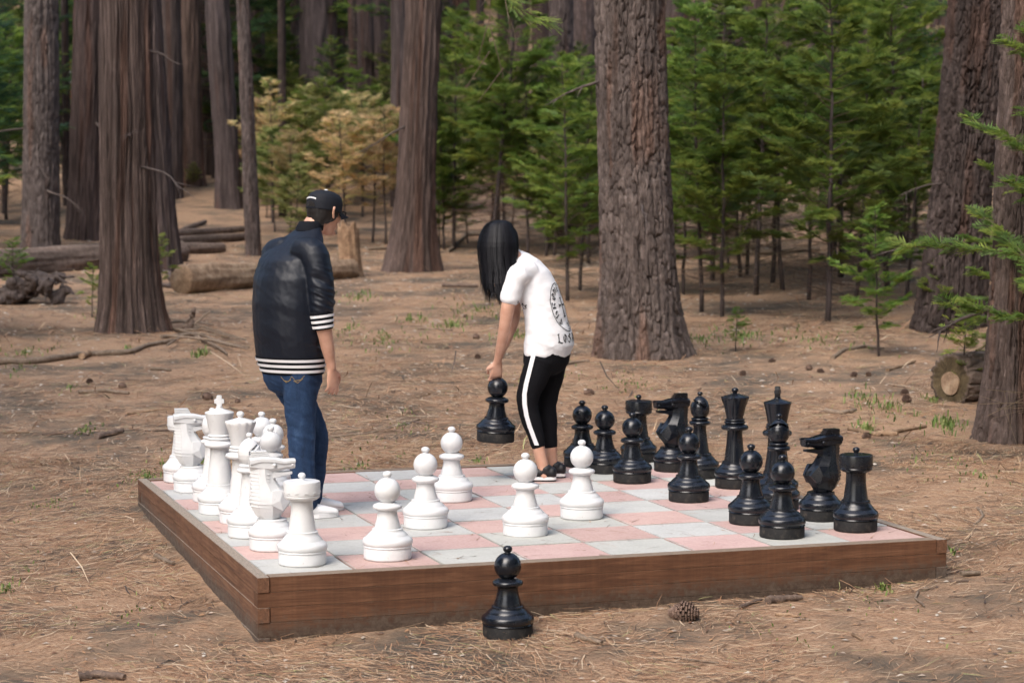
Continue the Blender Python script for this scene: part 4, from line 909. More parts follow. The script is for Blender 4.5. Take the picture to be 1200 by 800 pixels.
    # shirt print
    bt = BVHTree.FromPolygons([v.co for v in tee.data.vertices], [tuple(p.vertices) for p in tee.data.polygons])
    def hitp(origin, d, lift=.003):
        h = bt.ray_cast(origin, d); return None if h[0] is None else h[0] - d * lift
    # hem word: runs round the back towards her far side
    vd = Vector((-.55, .83, 0)).normalized(); hx = Vector((.83, .55, 0)).normalized()
    c0 = P(648.5, 401.5, -.12) - vd * .8
    o = pen_word('LOSANGE', lambda x, y: hitp(c0 + hx * x + U * y, vd), .052, .86, .17)
    if o.n: w = o.build('hem_print', PRINT, None); w.parent = tee
    # oval emblem on the back: word bent round the oval, thin ring outside it, a small cross in the middle
    bd = Vector((-.80, .40, -.42)).normalized(); bx = Vector((.0, 0, 0)) ; axu = Vector((-.42, .12, .90)); axu = (axu - bd * axu.dot(bd)).normalized(); axr = bd.cross(axu).normalized()
    cc = P(655.0, 361.5, -.03) - bd * .8
    mb = MB(); pr = None
    for t in np.linspace(0, 2 * math.pi, 61):
        q = [hitp(cc + axr * (.105 * k) * math.cos(t) + axu * (.150 * k) * math.sin(t), bd) for k in (1.0, .965)]
        if pr and None not in pr and None not in q: mb.add([tuple(pr[0]), tuple(q[0]), tuple(q[1]), tuple(pr[1])], [(0, 1, 2, 3)])
        pr = q
    if mb.n: w = mb.build('emblem_ring', PRINT, None); w.parent = tee
    def curve(x, y):
        t = math.pi * 1.30 - x / .090; rr = .78 + (y / .052 - .5) * .30
        return (.105 * rr * math.cos(t), .150 * rr * math.sin(t))
    for wd_ in (('CHROME', 0.0), ('CHROME', .27)):
        o = pen_word(wd_[0], lambda x, y: hitp(cc + axr * x + axu * y, bd), .050, .84, .16, curve=lambda x, y, s0=wd_[1]: curve(x + s0, y))
        if o.n: w = o.build('emblem_word', PRINT, None); w.parent = tee
    mb = MB()
    for (x0_, y0_, x1_, y1_) in ((-.006, -.055, .006, .055), (-.030, .008, .030, .018), (-.015, -.060, .015, -.052), (-.036, .002, -.030, .024), (.030, .002, .036, .024), (-.013, .052, .013, .058)):
        q = [hitp(cc + axr * x + axu * y, bd) for x, y in ((x0_, y0_), (x1_, y0_), (x1_, y1_), (x0_, y1_))]
        if None not in q: mb.add([tuple(z) for z in q], [(0, 1, 2, 3)])
    if mb.n: w = mb.build('emblem_cross', PRINT, None); w.parent = tee
    # front of the shirt: small print below the sleeve
    c1 = P(604.5, 357.5, -1.0); dd = (P(604.5, 357.5) - c1).normalized()
    o = pen_word('LOS', lambda x, y: hitp(c1 + Vector((1, 0, -.45)) * x + Vector((.3, 0, 1)) * y, dd), .026, .8, .2)
    if o.n: w = o.build('chest_print', PRINT, None); w.parent = tee
    # shoes
    for (px, py, d) in ((640, 566.5, -.08), (651, 563, .08)):
        a = P(px, py, d); a.z = H0; f = Vector((-.97, .22, 0)); r = Vector((f.y, -f.x, 0)); k = .94; sh = Body()
        sh.loft([(a - f * .048 * k + U * .052, r * .032, U * .034), (a + U * .056, r * .038, U * .038), (a + f * .06 * k + U * .048, r * .042, U * .030), (a + f * .12 * k + U * .042, r * .044, U * .022), (a + f * .160 * k + U * .038, r * .034, U * .016)], 18)
        sh.limb([(a + U * .052, .039), (a + U * .078, .040)], 16); so_ = sh.build('shoe', SHOEB, root, .005, 2)
        for (z0, z1, mat, nm, g_) in ((.001, .010, SHOEB, 'outsole', .0), (.010, .028, SHOEW, 'midsole', .001), (.028, .034, SHOEB, 'welt', .0005)):
            mb = MB(); ring = []
            for t in np.linspace(0, 2 * math.pi, 30, endpoint=False):
                q = math.cos(t); l = .056 + .118 * q; w_ = (.046 if q > 0 else .038) * math.sin(t); ring.append(a + f * l * (1 + g_) + r * w_ * (1 + g_ * 20))
            v, fc = loft_rows([[tuple(p + U * z) for p in ring] for z in (z0, z1)]); mb.add(v, fc); o = mb.build(nm, mat, None); o.parent = so_
    # long straight hair falling past her face
    H = Body()
    H.ball(hc - Fh * .018 + Uh * .010, (.092, .106, .098), (Rh, Fh, Uh))
    X = Vector((1, 0, 0)); Yv = Vector((0, 1, 0))
    H.loft([(P(584, 267, .02), X * .078, Yv * .075), (P(584, 283, .0), X * .108, Yv * .095), (P(584, 300, -.02), X * .105, Yv * .100), (P(586, 316, -.04), X * .074, Yv * .066), (P(588, 325, -.06), X * .040, Yv * .034)], 40)
    hn = lambda co: .009 * fbm(co[:, 0] * 70 - co[:, 2] * 12, co[:, 1] * 70, co[:, 2] * 3, 41, 3)
    hair = H.build('hair', HAIR, root, .004, 8, hn)
    mb = MB(); rs = random.Random(5)
    for i in range(2600):
        ck = rs.randrange(38); t = ck * 2 * math.pi / 38 + rs.gauss(0, .055); a0 = Vector((math.cos(t), math.sin(t) * .9, 0)); r0 = 1.0 + .06 * math.sin(ck * 7.3) + rs.uniform(-.03, .05) + (rs.random() < .05) * rs.uniform(.04, .14); wob = .014 * math.sin(ck * 3.1)
        path = [(587, 257.8, .010), (586, 259.2, .045), (584.5, 265, .080), (584, 283, .110), (584, 300, .107), (585.5, 317, .102), (586, 331, .099), (587, 341, .084)]
        ln = rs.choice([6, 7, 7, 8, 8]) if ck % 4 else rs.choice([6, 7]); w_ = rs.uniform(.0010, .0022); pts = []
        for (x, y, rr) in path[:ln]: pts.append(P(x, y, 0) + Vector((a0.x * rr * r0 + wob * (y - 260) / 80, a0.y * rr * r0 * .93 + (266 - y) * .0011, 0)))
        raw = pts; pts = []
        for j in range(len(raw) - 1):
            a1, a2, a3, a4 = raw[max(j - 1, 0)], raw[j], raw[j + 1], raw[min(j + 2, len(raw) - 1)]
            for k in range(3): tt = k / 3; pts.append(.5 * ((2 * a2) + (a3 - a1) * tt + (2 * a1 - 5 * a2 + 4 * a3 - a4) * tt * tt + (3 * a2 - a1 - 3 * a3 + a4) * tt ** 3) + Vector((rs.uniform(-1, 1), rs.uniform(-1, 1), 0)) * .0012)
        pts.append(raw[-1])
        e = pts[-1] + Vector((rs.uniform(-.012, .02), rs.uniform(-.01, .01), -rs.uniform(.01, .05) - .05 * (.5 + .5 * math.sin(ck * 5.7)))); pts.append(e)
        tg = Vector((-a0.y, a0.x, 0)); v = []
        for j, p in enumerate(pts): ww = w_ * (.25 if j == len(pts) - 1 else 1); v += [tuple(p - tg * ww), tuple(p + tg * ww)]
        mb.add(v, [(2 * j, 2 * j + 1, 2 * j + 3, 2 * j + 2) for j in range(len(pts) - 1)])
    o = mb.build('hair_strands', HAIR, None); o.parent = hair
woman()
q = W(580.5, 518, 13.12)
r_ = piece('pawn', 0, 0, 0, 'black pawn held up in the air by the bending woman', loc=(q.x, 13.12, W(581, 516.5, 13.12).z), rot=(math.radians(1), math.radians(2.5), 0))

# ------------------------------------------------------------------ trunks
def worley(u, v, nu, seed):
    """periodic in u (nu cells); returns F1, F2 and the cell's random value"""
    iu, iv = np.floor(u), np.floor(v); f1 = np.full(u.shape, 9.0); f2 = np.full(u.shape, 9.0); cid = np.zeros(u.shape)
    for a in (-1, 0, 1):
        for b in (-1, 0, 1):
            cu, cv = iu + a, iv + b; cm = np.mod(cu, nu); z = np.zeros_like(cu)
            px, py = cu + .15 + .7 * _h(cm, cv, z, seed), cv + .15 + .7 * _h(cm, cv, z + 1, seed); d = np.hypot(u - px, v - py)
            nr = d < f1; f2 = np.where(nr, f1, np.minimum(f2, d)); cid = np.where(nr, _h(cm, cv, z + 2, seed), cid); f1 = np.where(nr, d, f1)
    return f1, f2, cid
def pnoise(th, z, k, sz, seed, oct=3):
    return fbm(np.cos(th) * k + 50, np.sin(th) * k + 50, z * sz + 50, seed, oct)
def trunk_mesh(name, r0, r1, H, kind, seed, flare=.35, lean=(0, 0), nt=200, zfine=5.0, dz=.02, tint=(1, 1, 1), fl_h=.5, amp=1.0, parent=None, bend=0.0, curve=0.0):
    z = [-.35]
    while z[-1] < H: z.append(z[-1] + (dz if z[-1] < zfine else dz * 6 if nt > 100 else .6))
    z = np.array(z); th = np.linspace(0, 2 * np.pi, nt, endpoint=False); TH, ZZ = np.meshgrid(th, z); t = np.clip(ZZ / H, 0, 1)
    r = (r0 + (r1 - r0) * t); fl = np.exp(-np.maximum(ZZ, 0) / fl_h)
    lobes = pnoise(TH, ZZ * 0 + seed, 1.6, 1, seed + 5, 2)
    r = r * (1 + flare * fl * (1 + .75 * lobes)) * (1 + .03 * pnoise(TH, ZZ, .8, .5, seed + 6, 2))
    cst = np.ones(ZZ.shape)
    if kind == 'pine':
        nu = max(6, int(2 * math.pi * r0 / .062)); u = TH / (2 * np.pi) * nu; w = .7 * pnoise(TH, ZZ, 3, 5, seed + 8)
        uu, vv = u + w + .45 * pnoise(TH, ZZ, 11, 10, seed + 12), ZZ / .165 + 1.1 * pnoise(TH, ZZ, 5, 3, seed + 9) + .5 * pnoise(TH, ZZ, 14, 14, seed + 15); F1, F2, cid = worley(uu, vv, nu, seed); e = np.clip((F2 - F1) / .30, 0, 1)
        e = 1 - (1 - e * e * (3 - 2 * e)) * np.clip(.55 + 1.3 * pnoise(TH, ZZ, 4, 4, seed + 14), .12, 1)
        vert = np.clip(1 - np.abs(pnoise(TH + .12 * pnoise(TH, ZZ, 3, 2, seed + 17), ZZ * .25, 9 * max(r0, .2) / .4, 3.2, seed + 16, 3)) * 5, 0, 1)
        d = (e - .6) * .040 - .030 * vert + .006 * np.round(pnoise(TH, ZZ, 9, 12, seed + 2) * 3) / 3 + .010 * pnoise(TH, ZZ, 26, 34, seed + 7) + .005 * (cid - .5)
        cst = .78 + .42 * cid; q = pnoise(TH, ZZ, 2.2, 1.0, seed + 3)
    else:
        nz_ = pnoise(TH, ZZ * .16, 7 * max(r0, .2) / .4, 3.0, seed + 1, 3); w = pnoise(TH + .16 * pnoise(TH, ZZ, 2, .9, seed + 8, 2), ZZ * .26, 15 * max(r0, .15) / .4, 2.6, seed + 2, 3)
        rid = 1 - np.abs(w) * 3.4; d = .034 * rid + .020 * nz_ + .022 * pnoise(TH, ZZ, 24, 2.6, seed + 4) + .010 * pnoise(TH, ZZ, 44, 9, seed + 24) + .004 * pnoise(TH, ZZ, 60, 30, seed + 14)
        cst = .95 + .7 * pnoise(TH, ZZ * .4, 16, 2.4, seed + 9); q = pnoise(TH, ZZ * .4, 3, 1.0, seed + 3)
    r = r + d * amp * (r0 / .4) ** .35
    X_, Y_ = np.cos(TH) * r, np.sin(TH) * r
    X_ = X_ + lean[0] * ZZ + curve * np.exp(-np.maximum(ZZ, 0) / 1.2) + bend * np.sin(ZZ * .6); Y_ = Y_ + lean[1] * ZZ
    # redder plates where the old bark has flaked off
    red = np.clip((q - .16) * 4, 0, 1)[..., None]; patch = 1 + .35 * pnoise(TH, ZZ, 1.3, .9, seed + 31, 3); c = (cst * patch)[..., None] * (np.array(tint) * (1 - red) + np.array(tint) * np.array((1.16, .95, .84)) * red)
    nz = len(z); idx = np.arange(nz * nt).reshape(nz, nt); nx2 = np.roll(idx, -1, 1); Fc = np.stack([idx[:-1], nx2[:-1], nx2[1:], idx[1:]], -1).reshape(-1, 4)
    return fastmesh(name, np.stack([X_, Y_, ZZ], -1).reshape(-1, 3), 4, PINE if kind == 'pine' else CEDAR, parent, col=c.reshape(-1, 3), faces=Fc, smooth=True)

# ------------------------------------------------------------------ foliage
def spray(out, o, d, nrm, L, w, cols, rs, dens=1.0, droop=.25):
    """flat fan of scale-leaf sprigs along one twig; appends quads"""
    d = d.normalized(); s = d.cross(nrm)
    if s.length < 1e-4: s = d.cross(Vector((1, 0, .1)))
    s.normalize(); n = max(3, int(9 * dens)); c0 = cols[rs.randrange(len(cols))]
    for i in range(n):
        t = (i + .5) / n; b = o + d * (L * t) - Vector((0, 0, droop * L * t * t)); sl = L * (.62 * (1 - t) + .16) * rs.uniform(.7, 1.2)
        for sg in (-1, 1):
            dr = (d * .75 + s * sg * rs.uniform(.6, 1.0) + Vector((0, 0, rs.uniform(-.30, .12)))).normalized(); e = b + dr * sl; ww = dr.cross(nrm).normalized() * (w * rs.uniform(.7, 1.3)) + nrm * rs.uniform(-.3, .3) * w
            m = b.lerp(e, .55) + Vector((0, 0, -.04 * sl)); k = rs.uniform(.8, 1.15); tip = rs.uniform(1.0, 1.4); cc = (c0[0] * k, c0[1] * k, c0[2] * k)
            out[0].extend([tuple(b), tuple(m - ww), tuple(e), tuple(m + ww)]); out[1].extend([cc, cc, (cc[0] * tip, cc[1] * tip, cc[2] * tip), cc])
def twig(out, a, b, r, nseg=3):
    """thin 4-sided stick appended to (verts, cols) quads"""
    d = (b - a); u = d.cross(Vector((0, 0, 1)));
    if u.length < 1e-5: u = Vector((1, 0, 0))
    u.normalize(); v = d.cross(u).normalized()
    for (p, q) in ((u, v), (v, -u)):
        out[0].extend([tuple(a + p * r), tuple(a + q * r), tuple(b + q * r * .5), tuple(b + p * r * .5)]); out[1].extend([(.20, .145, .105)] * 4)
        out[0].extend([tuple(a - p * r), tuple(a - q * r), tuple(b - q * r * .5), tuple(b - p * r * .5)]); out[1].extend([(.20, .145, .105)] * 4)
def quads(name, out, mat, parent):
    n = len(out[0]); return fastmesh(name, np.array(out[0]), 4, mat, parent, col=np.array(out[1]), faces=np.arange(n).reshape(-1, 4))
GREENS = [(0.157, 0.228, 0.049), (0.194, 0.257, 0.053), (0.119, 0.187, 0.047), (0.23, 0.281, 0.06), (0.147, 0.224, 0.066)]
FRESH = [(0.161, 0.242, 0.046), (0.209, 0.272, 0.052), (0.121, 0.196, 0.04), (0.25, 0.302, 0.061)]
TANS = [(.60, .45, .24), (.68, .53, .31), (.50, .37, .20), (.46, .42, .17)]
OLIVES = [(.24, .27, .08), (.32, .34, .11), (.17, .22, .07), (.42, .42, .17)]
DARKS = [(.045, .095, .045), (.06, .12, .05), (.075, .14, .055)]
def sapling(name, H, bare, spread, nb, cols, seed, sl=.26, sw=.012, dead=8, stemr=None, lean=.05, dens=1.0, tips=None):
    """young conifer: tapered crooked stem (trunk), crown of flat sprays, dry twigs below"""
    rs = random.Random(seed); root = empty(name); stemr = stemr or H * .0085; n = 14; P_ = [Vector((0, 0, -.1))]; x = y = 0
    lx, ly = rs.uniform(-lean, lean), rs.uniform(-lean, lean)
    for i in range(1, n + 1): x += rs.uniform(-.012, .012) * H * .5 + lx * H / n; y += rs.uniform(-.012, .012) * H * .5 + ly * H / n; P_.append(Vector((x, y, H * i / n)))
    rows = []
    for i, p in enumerate(P_): r = stemr * (1 - .9 * i / n) + .003; rows.append([(p.x + math.cos(a) * r, p.y + math.sin(a) * r, p.z) for a in np.linspace(0, 2 * math.pi, 8, endpoint=False)])
    mb = MB(); v, f = loft_rows(rows); mb.add(v, f, col=(.72, .72, .75)); mb.build('trunk', CEDAR, root, smooth=True)
    def at(h): k = min(max(h / H, 0), .999) * n; i = int(k); return P_[i].lerp(P_[i + 1], k - i)
    out = ([], []); dd = ([], [])
    for b in range(nb):
        t = bare + (1 - bare) * ((b + rs.random()) / nb); h = H * t; o = at(h); az = b * 2.4 + rs.uniform(-.5, .5)
        prof = math.sin(min(1, (t - bare) / max(.01, .30 * (1 - bare))) * 1.57) * (1 - ((t - bare) / (1 - bare)) ** 1.4) + .06
        L = spread * prof * rs.choice([.35, .7, .9, 1.0, 1.35]) * rs.uniform(.8, 1.15); up = rs.uniform(-.10, .65) + .55 * t; d = Vector((math.cos(az), math.sin(az), up)).normalized(); prev = o; ns = max(2, int(L / (sl * .42)))
        for s_ in range(ns):
            q = o + d * (L * (s_ + 1) / ns) + Vector((rs.uniform(-.02, .02), rs.uniform(-.02, .02), -.10 * L * ((s_ + 1) / ns) ** 2 + rs.uniform(-.02, .02))); twig(out, prev, q, max(.0035, .012 * (1 - s_ / ns) * H / 5))
            if s_ >= ns * .18:
                for e in range(2 if dens < 1.4 else 3):
                    sd = (d * .8 + d.cross(Vector((0, 0, 1))) * rs.uniform(-1.1, 1.1) + Vector((0, 0, rs.uniform(-.25, .35)))).normalized(); nn = Vector((rs.uniform(-.4, .4), rs.uniform(-.4, .4), 1)).normalized()
                    spray(out, prev.lerp(q, rs.random()), sd, nn, sl * rs.uniform(.6, 1.2), sw, cols, rs, dens)
            prev = q
        spray(out, prev, d, Vector((0, 0, 1)), sl * .9, sw, tips or cols, rs, dens)
    quads('crown', out, LEAF, root)
    for b in range(dead):
        h = H * rs.uniform(.08, max(bare, .2)); o = at(h); az = rs.uniform(0, 6.28); L = rs.uniform(.2, .9) * spread * .75; e = o + Vector((math.cos(az), math.sin(az), rs.uniform(-.3, .25))) * L; twig(dd, o, e, .0045 * H / 4)
        for k in range(3): m = o.lerp(e, rs.uniform(.3, .9)); twig(dd, m, m + Vector((rs.uniform(-1, 1), rs.uniform(-1, 1), rs.uniform(-.8, .3))) * L * .4, .002 * H / 4)
    if dd[0]: quads('dead_twigs', dd, LEAF, root)
    return root
def crown_data(seed, z0, z1, R, n, cols, sz=.34):
    """high crown of a big conifer: drooping boughs of needle clumps"""
    rs = np.random.default_rng(seed); nb = 46; V, C = [], []
    for b in range(nb):
        t = (b + .5) / nb; z = z0 + (z1 - z0) * t; az = b * 2.4 + rs.uniform(-.4, .4); L = R * (1 - t) ** .7 * rs.uniform(.6, 1.1) + .3; m = max(6, int(n / nb * (1.5 - t)))
        s = rs.uniform(.15, 1, m) ** .8 * L; off = rs.normal(0, .26, (m, 3)) * (.5 + s[:, None] / R); c = np.stack([np.cos(az) * s, np.sin(az) * s, z - .18 * s + np.zeros(m)], -1) + off
        a = rs.normal(0, 1, (m, 3)); a /= np.linalg.norm(a, axis=1)[:, None]; q = rs.normal(0, 1, (m, 3)); q -= a * (q * a).sum(1)[:, None]; q /= np.linalg.norm(q, axis=1)[:, None]; l = sz * rs.uniform(.5, 1.2, (m, 1)); w = l * .30
        V.append(np.stack([c - a * l, c - q * w, c + a * l, c + q * w], 1).reshape(-1, 3)); cc = np.array(cols)[rs.integers(0, len(cols), m)] * rs.uniform(.8, 1.2, (m, 1)); C.append(np.repeat(cc, 4, 0))
    return np.concatenate(V), np.concatenate(C)
def mesh_only(fn):
    o = fn(); return o
CROWNS = []
def add_crown(root, H, k, R=3.2, low=.74, at=(0, 0)):
    i = k % 3
    while len(CROWNS) <= i:
        V, C = crown_data(90 + len(CROWNS), 0, 1.0 * 14, 3.2, 1300, GREENS + DARKS, .40); o = fastmesh('crown', V, 4, LEAF, None, col=C, faces=np.arange(len(V)).reshape(-1, 4)); CROWNS.append(o.data); bpy.data.objects.remove(o)
    o = bpy.data.objects.new('crown', CROWNS[i]); COL.objects.link(o); o.parent = root; z0 = H * low; o.location = (at[0], at[1], z0); o.scale = (R / 3.2, R / 3.2, (H - z0 + .8) / 14); o.rotation_euler = (0, 0, k * 1.3)

def dead_limb(mb, o, d, L, r, rs, sub=4):
    P_ = [Vector(o)]; d = Vector(d).normalized()
    for i in range(6): d = (d + Vector((rs.uniform(-.2, .2), rs.uniform(-.2, .2), rs.uniform(-.22, .12)))).normalized(); P_.append(P_[-1] + d * L / 6)
    rows = []
    for i, p in enumerate(P_):
        t = (P_[min(i + 1, 6)] - P_[max(i - 1, 0)]).normalized(); a = t.cross(Vector((.1, .2, 1))).normalized(); b = t.cross(a); rr = r * (1 - .85 * i / 6) * rs.uniform(.85, 1.15); rows.append([tuple(p + a * rr * math.cos(q) + b * rr * math.sin(q)) for q in np.linspace(0, 2 * math.pi, 8, endpoint=False)])
    v, f = loft_rows(rows); mb.add(v, f)
    for k in range(sub if L > .3 else 0):
        i = rs.randint(2, 5); dead_limb(mb, P_[i], d + Vector((rs.uniform(-1, 1), rs.uniform(-1, 1), rs.uniform(-.6, .3))), L * rs.uniform(.2, .4), r * .4, rs, 0)

def big_tree(px, py, wpx, kind, label, top=None, name=None, H=24, wtop=None, seed=1, flare=.35, hero=False, group=None, tint=(1, 1, 1), limbs=0, fl_h=.5, crownR=2.8, low=.74, amp=1.0, lean_px=0, curve=0, Yd=None):
    """px,py: middle of the base on the ground; wpx: trunk width in photo pixels above the flare; lean_px: shift of the trunk at the top edge of the photo"""
    if Yd is None: p = gp(px, py)
    else: p = Vector(((px - 600) / FPX * Yd / (cp), Yd, 0)); p.z = float(G(p.x, p.y)); p.x = W(px, 300, Yd).x
    k = p.y / FPX; r0 = wpx * k / 2; ztop = W(px, 0, p.y).z - p.z; r1t = (wtop if wtop else wpx * .9) * k / 2; r1 = max(r0 + (r1t - r0) / max(ztop, 1) * H, r0 * .25)
    root = empty(name or ('ponderosa_pine' if kind == 'pine' else 'incense_cedar'), (p.x, p.y, p.z)); tag(root, label, 'tree', group)
    lean = (lean_px * k / max(ztop, 1), 0)
    far = p.y > 38
    trunk_mesh('trunk', r0, r1, H, kind, seed, flare, lean, nt=(420 if hero else 120 if not far else 48), zfine=(ztop + 1.0), dz=(.012 if hero else .035 if not far else .12), tint=tint, fl_h=fl_h, amp=amp, parent=root, curve=curve)
    rs = random.Random(seed)
    for i in range(limbs):
        mb = MB(); z = ztop * rs.uniform(.25, 1.0); a = rs.uniform(math.pi, 2 * math.pi); r = (r0 + (r1 - r0) * z / H) * .93
        dead_limb(mb, (lean[0] * z + math.cos(a) * r, math.sin(a) * r, z), (math.cos(a), math.sin(a) * .6, rs.uniform(-.4, .2)), rs.uniform(.25, 1.1), rs.uniform(.008, .02), rs); mb.build('dead_branch', CEDAR, root, smooth=True)
    add_crown(root, H, seed, crownR, low, (lean[0] * H * .7, 0)); return root

# the named trunks of the picture, near to far
big_tree(749, 417, 84, 'pine', 'thickest pine in the middle with scaly plated bark behind the woman', seed=3, H=27, hero=True, wtop=79, flare=.36, fl_h=.42, limbs=2, lean_px=-14, curve=.02)
big_tree(152, 388, 60, 'cedar', 'big reddish cedar with stringy bark on the left, a pile of sticks at its foot', seed=11, H=25, hero=True, wtop=50, flare=.42, fl_h=.40, limbs=3, tint=(1.02, .94, .90))
big_tree(1186, 514, 62, 'pine', 'pine at the right edge of the photo beside the cut log', seed=21, H=22, hero=True, wtop=56, flare=.42, fl_h=.36, limbs=2, tint=(.90, .85, .84), lean_px=10)
big_tree(1113, 385, 68, 'pine', 'dark furrowed pine behind the cut log, leaning slightly right', seed=31, H=27, hero=True, wtop=50, flare=.32, fl_h=.6, limbs=2, tint=(.55, .53, .54), lean_px=27, amp=1.5)
big_tree(483, 317, 42, 'cedar', 'cedar with a flared twisting foot between the man and the woman', seed=41, H=25, wtop=34, flare=.62, fl_h=.55, limbs=1, lean_px=14, tint=(.95, .85, .80))
big_tree(48, 297, 42, 'pine', 'straight grey pine at the far left behind the fallen log', seed=51, H=25, wtop=38, flare=.12, limbs=3, lean_px=5, tint=(.85, .88, .92))
big_tree(190, 318, 36, 'cedar', 'cedar close behind the big reddish one, its foot beside the sawn log', seed=61, H=24, wtop=30, flare=.4, lean_px=-16, tint=(.78, .74, .76))
big_tree(104, 280, 46, 'cedar', 'broad dark cedar between the grey pine and the reddish cedar', seed=71, H=26, wtop=42, flare=.18, lean_px=10, limbs=3, tint=(.66, .60, .62))
big_tree(297, 299, 17, 'pine', 'slender grey pine standing just left of the man behind the sawn log', seed=81, H=17, wtop=12, flare=.1, lean_px=-10, tint=(.95, .95, .98), crownR=1.8)
big_tree(269, 247, 26, 'cedar', 'cedar on the slope left of the slender grey pine', seed=91, H=24, wtop=27, flare=.3, lean_px=-12, tint=(.70, .68, .72))
big_tree(224, 217, 26, 'cedar', 'upright cedar with a small green seedling at its foot on the slope', seed=101, H=25, wtop=22, flare=.35, tint=(1.0, .86, .78))
big_tree(246, 204, 18, 'cedar', 'thin cedar squeezed between two thicker ones up the slope', seed=111, H=22, wtop=18, flare=.2, tint=(.75, .7, .7))
big_tree(203, 232, 20, 'cedar', 'dark narrow cedar half hidden by the big reddish cedar', seed=121, H=23, wtop=22, flare=.1, tint=(.6, .58, .6))
big_tree(374, 205, 42, 'cedar', 'wide cedar rising behind the tan shrubs above the man', seed=131, H=27, wtop=40, flare=.1, tint=(.72, .70, .76), limbs=2)
big_tree(843, 200, 35, 'pine', 'grey pine whose foot is hidden by green saplings, right of the thickest pine', seed=141, H=27, wtop=30, flare=.05, tint=(.8, .78, .82), Yd=38)
big_tree(657, 250, 30, 'pine', 'pale pine left of the thickest pine, the left one of a close pair', seed=151, H=27, wtop=26, flare=.05, tint=(.85, .82, .86), Yd=37)
big_tree(684, 250, 34, 'pine', 'pale pine left of the thickest pine, the right one of a close pair', seed=161, H=27, wtop=30, flare=.05, tint=(.95, .88, .9), Yd=40)
big_tree(468, 215, 18, 'cedar', 'thin cedar just left of the leaning flared one, farther back', seed=171, H=24, wtop=16, flare=.1, tint=(.85, .82, .85), Yd=46)
big_tree(332, 210, 9, 'pine', 'very thin dark pine between the slender grey pine and the wide cedar', seed=181, H=18, wtop=8, flare=.05, tint=(.45, .42, .42), crownR=1.5, Yd=44)
big_tree(80, 240, 9, 'pine', 'very thin dark pine behind the orange marker post', seed=191, H=18, wtop=8, flare=.05, tint=(.5, .48, .5), crownR=1.5, Yd=46)

# farther trunks, one after another up the slope
rsF = random.Random(99); FARP = []
for i, (r0, tint) in enumerate(((.26, (.92, .88, .90)), (.34, (1.1, 1.0, 1.0)), (.20, (.75, .72, .75)), (.30, (1.15, 1.0, .95)))):
    root = empty('background_conifer', (0, 0, -50)); trunk_mesh('trunk', r0, r0 * .45, 26, 'cedar' if i % 2 else 'pine', 300 + i, .2, (0, 0), nt=48, zfine=10, dz=.14, tint=tint, parent=root); add_crown(root, 26, i, 2.4, .68); FARP.append(root)
far_px = [8, 22, 66, 92, 140, 160, 188, 214, 236, 258, 284, 305, 318, 345, 398, 412, 430, 446, 500, 520, 540, 556, 590, 604, 628, 640, 705, 730, 790, 806, 822, 860, 878, 897, 915, 934, 960, 985, 1010, 1040, 1066, 1090, 1130, 1160, 1190]
first = set()
for j, px in enumerate(far_px * 2):
    Yd = rsF.uniform(46, 72) if j < len(far_px) else rsF.uniform(70, 96); x = W(px + rsF.uniform(-9, 9), 300, Yd).x; k = rsF.randrange(4)
    r = FARP[k] if k not in first else copy_tree(FARP[k]); first.add(k)
    r.location = (x, Yd, float(G(x, Yd))); s = rsF.uniform(.5, .95); r.scale = (s, s, rsF.uniform(.85, 1.1)); r.rotation_euler = (rsF.uniform(-.02, .02), rsF.uniform(-.03, .03), rsF.uniform(0, 6))
    tag(r, 'tall conifer trunk standing far back in the dim forest', 'tree', 'far conifers up the slope')
for j in range(36):       # outside the frame: the forest goes on to both sides
    sd_ = -1 if j % 2 else 1; Yd = rsF.uniform(18, 90); x = sd_ * (Yd * .235 + rsF.uniform(3.0, 22)); r = copy_tree(FARP[j % 4]); r.location = (x, Yd, float(G(x, Yd))); r.rotation_euler = (0, 0, rsF.uniform(0, 6))
    tag(r, 'tall conifer trunk standing far back in the dim forest', 'tree', 'far conifers up the slope')

# the rest of the clearing: unseen conifers added round the camera to block low sky, open towards the sun
def ring_trees():
    V, C = crown_data(120, 0, 14.0, 3.2, 4200, GREENS + DARKS, .55); cm = fastmesh('crown', V, 4, LEAF, None, col=C, faces=np.arange(len(V)).reshape(-1, 4)); dat = cm.data; bpy.data.objects.remove(cm); rs = random.Random(55); first = {}
    for i in range(74):
        az = rs.uniform(70, 290); dist = rs.choice([rs.uniform(13, 20), rs.uniform(18, 34)])
        if abs(az - 212) < 26 and dist < 30: continue
        a = math.radians(az); x, y = math.sin(a) * dist * 1.0, 9 + math.cos(a) * dist
        if y > 8 and abs(x) < y * .235 + 4.5: continue
        r = copy_tree(first['r']) if 'r' in first else empty('unseen_conifer')
        if 'r' not in first:
            first['r'] = r; trunk_mesh('trunk', .32, .12, 24, 'pine', 777, .2, (0, 0), nt=48, zfine=4, dz=.15, parent=r); o = bpy.data.objects.new('crown', dat); COL.objects.link(o); o.parent = r; o.location = (0, 0, 5); o.scale = (1.15, 1.15, 1.4)
        r.location = (x, y, float(G(x, y))); s = rs.uniform(.8, 1.15); r.scale = (s, s, s); r.rotation_euler = (0, 0, rs.uniform(0, 6)); tag(r, 'tall unseen conifer added at the edge of the clearing to block low sky', 'tree', 'unseen conifers added round the clearing')
ring_trees()

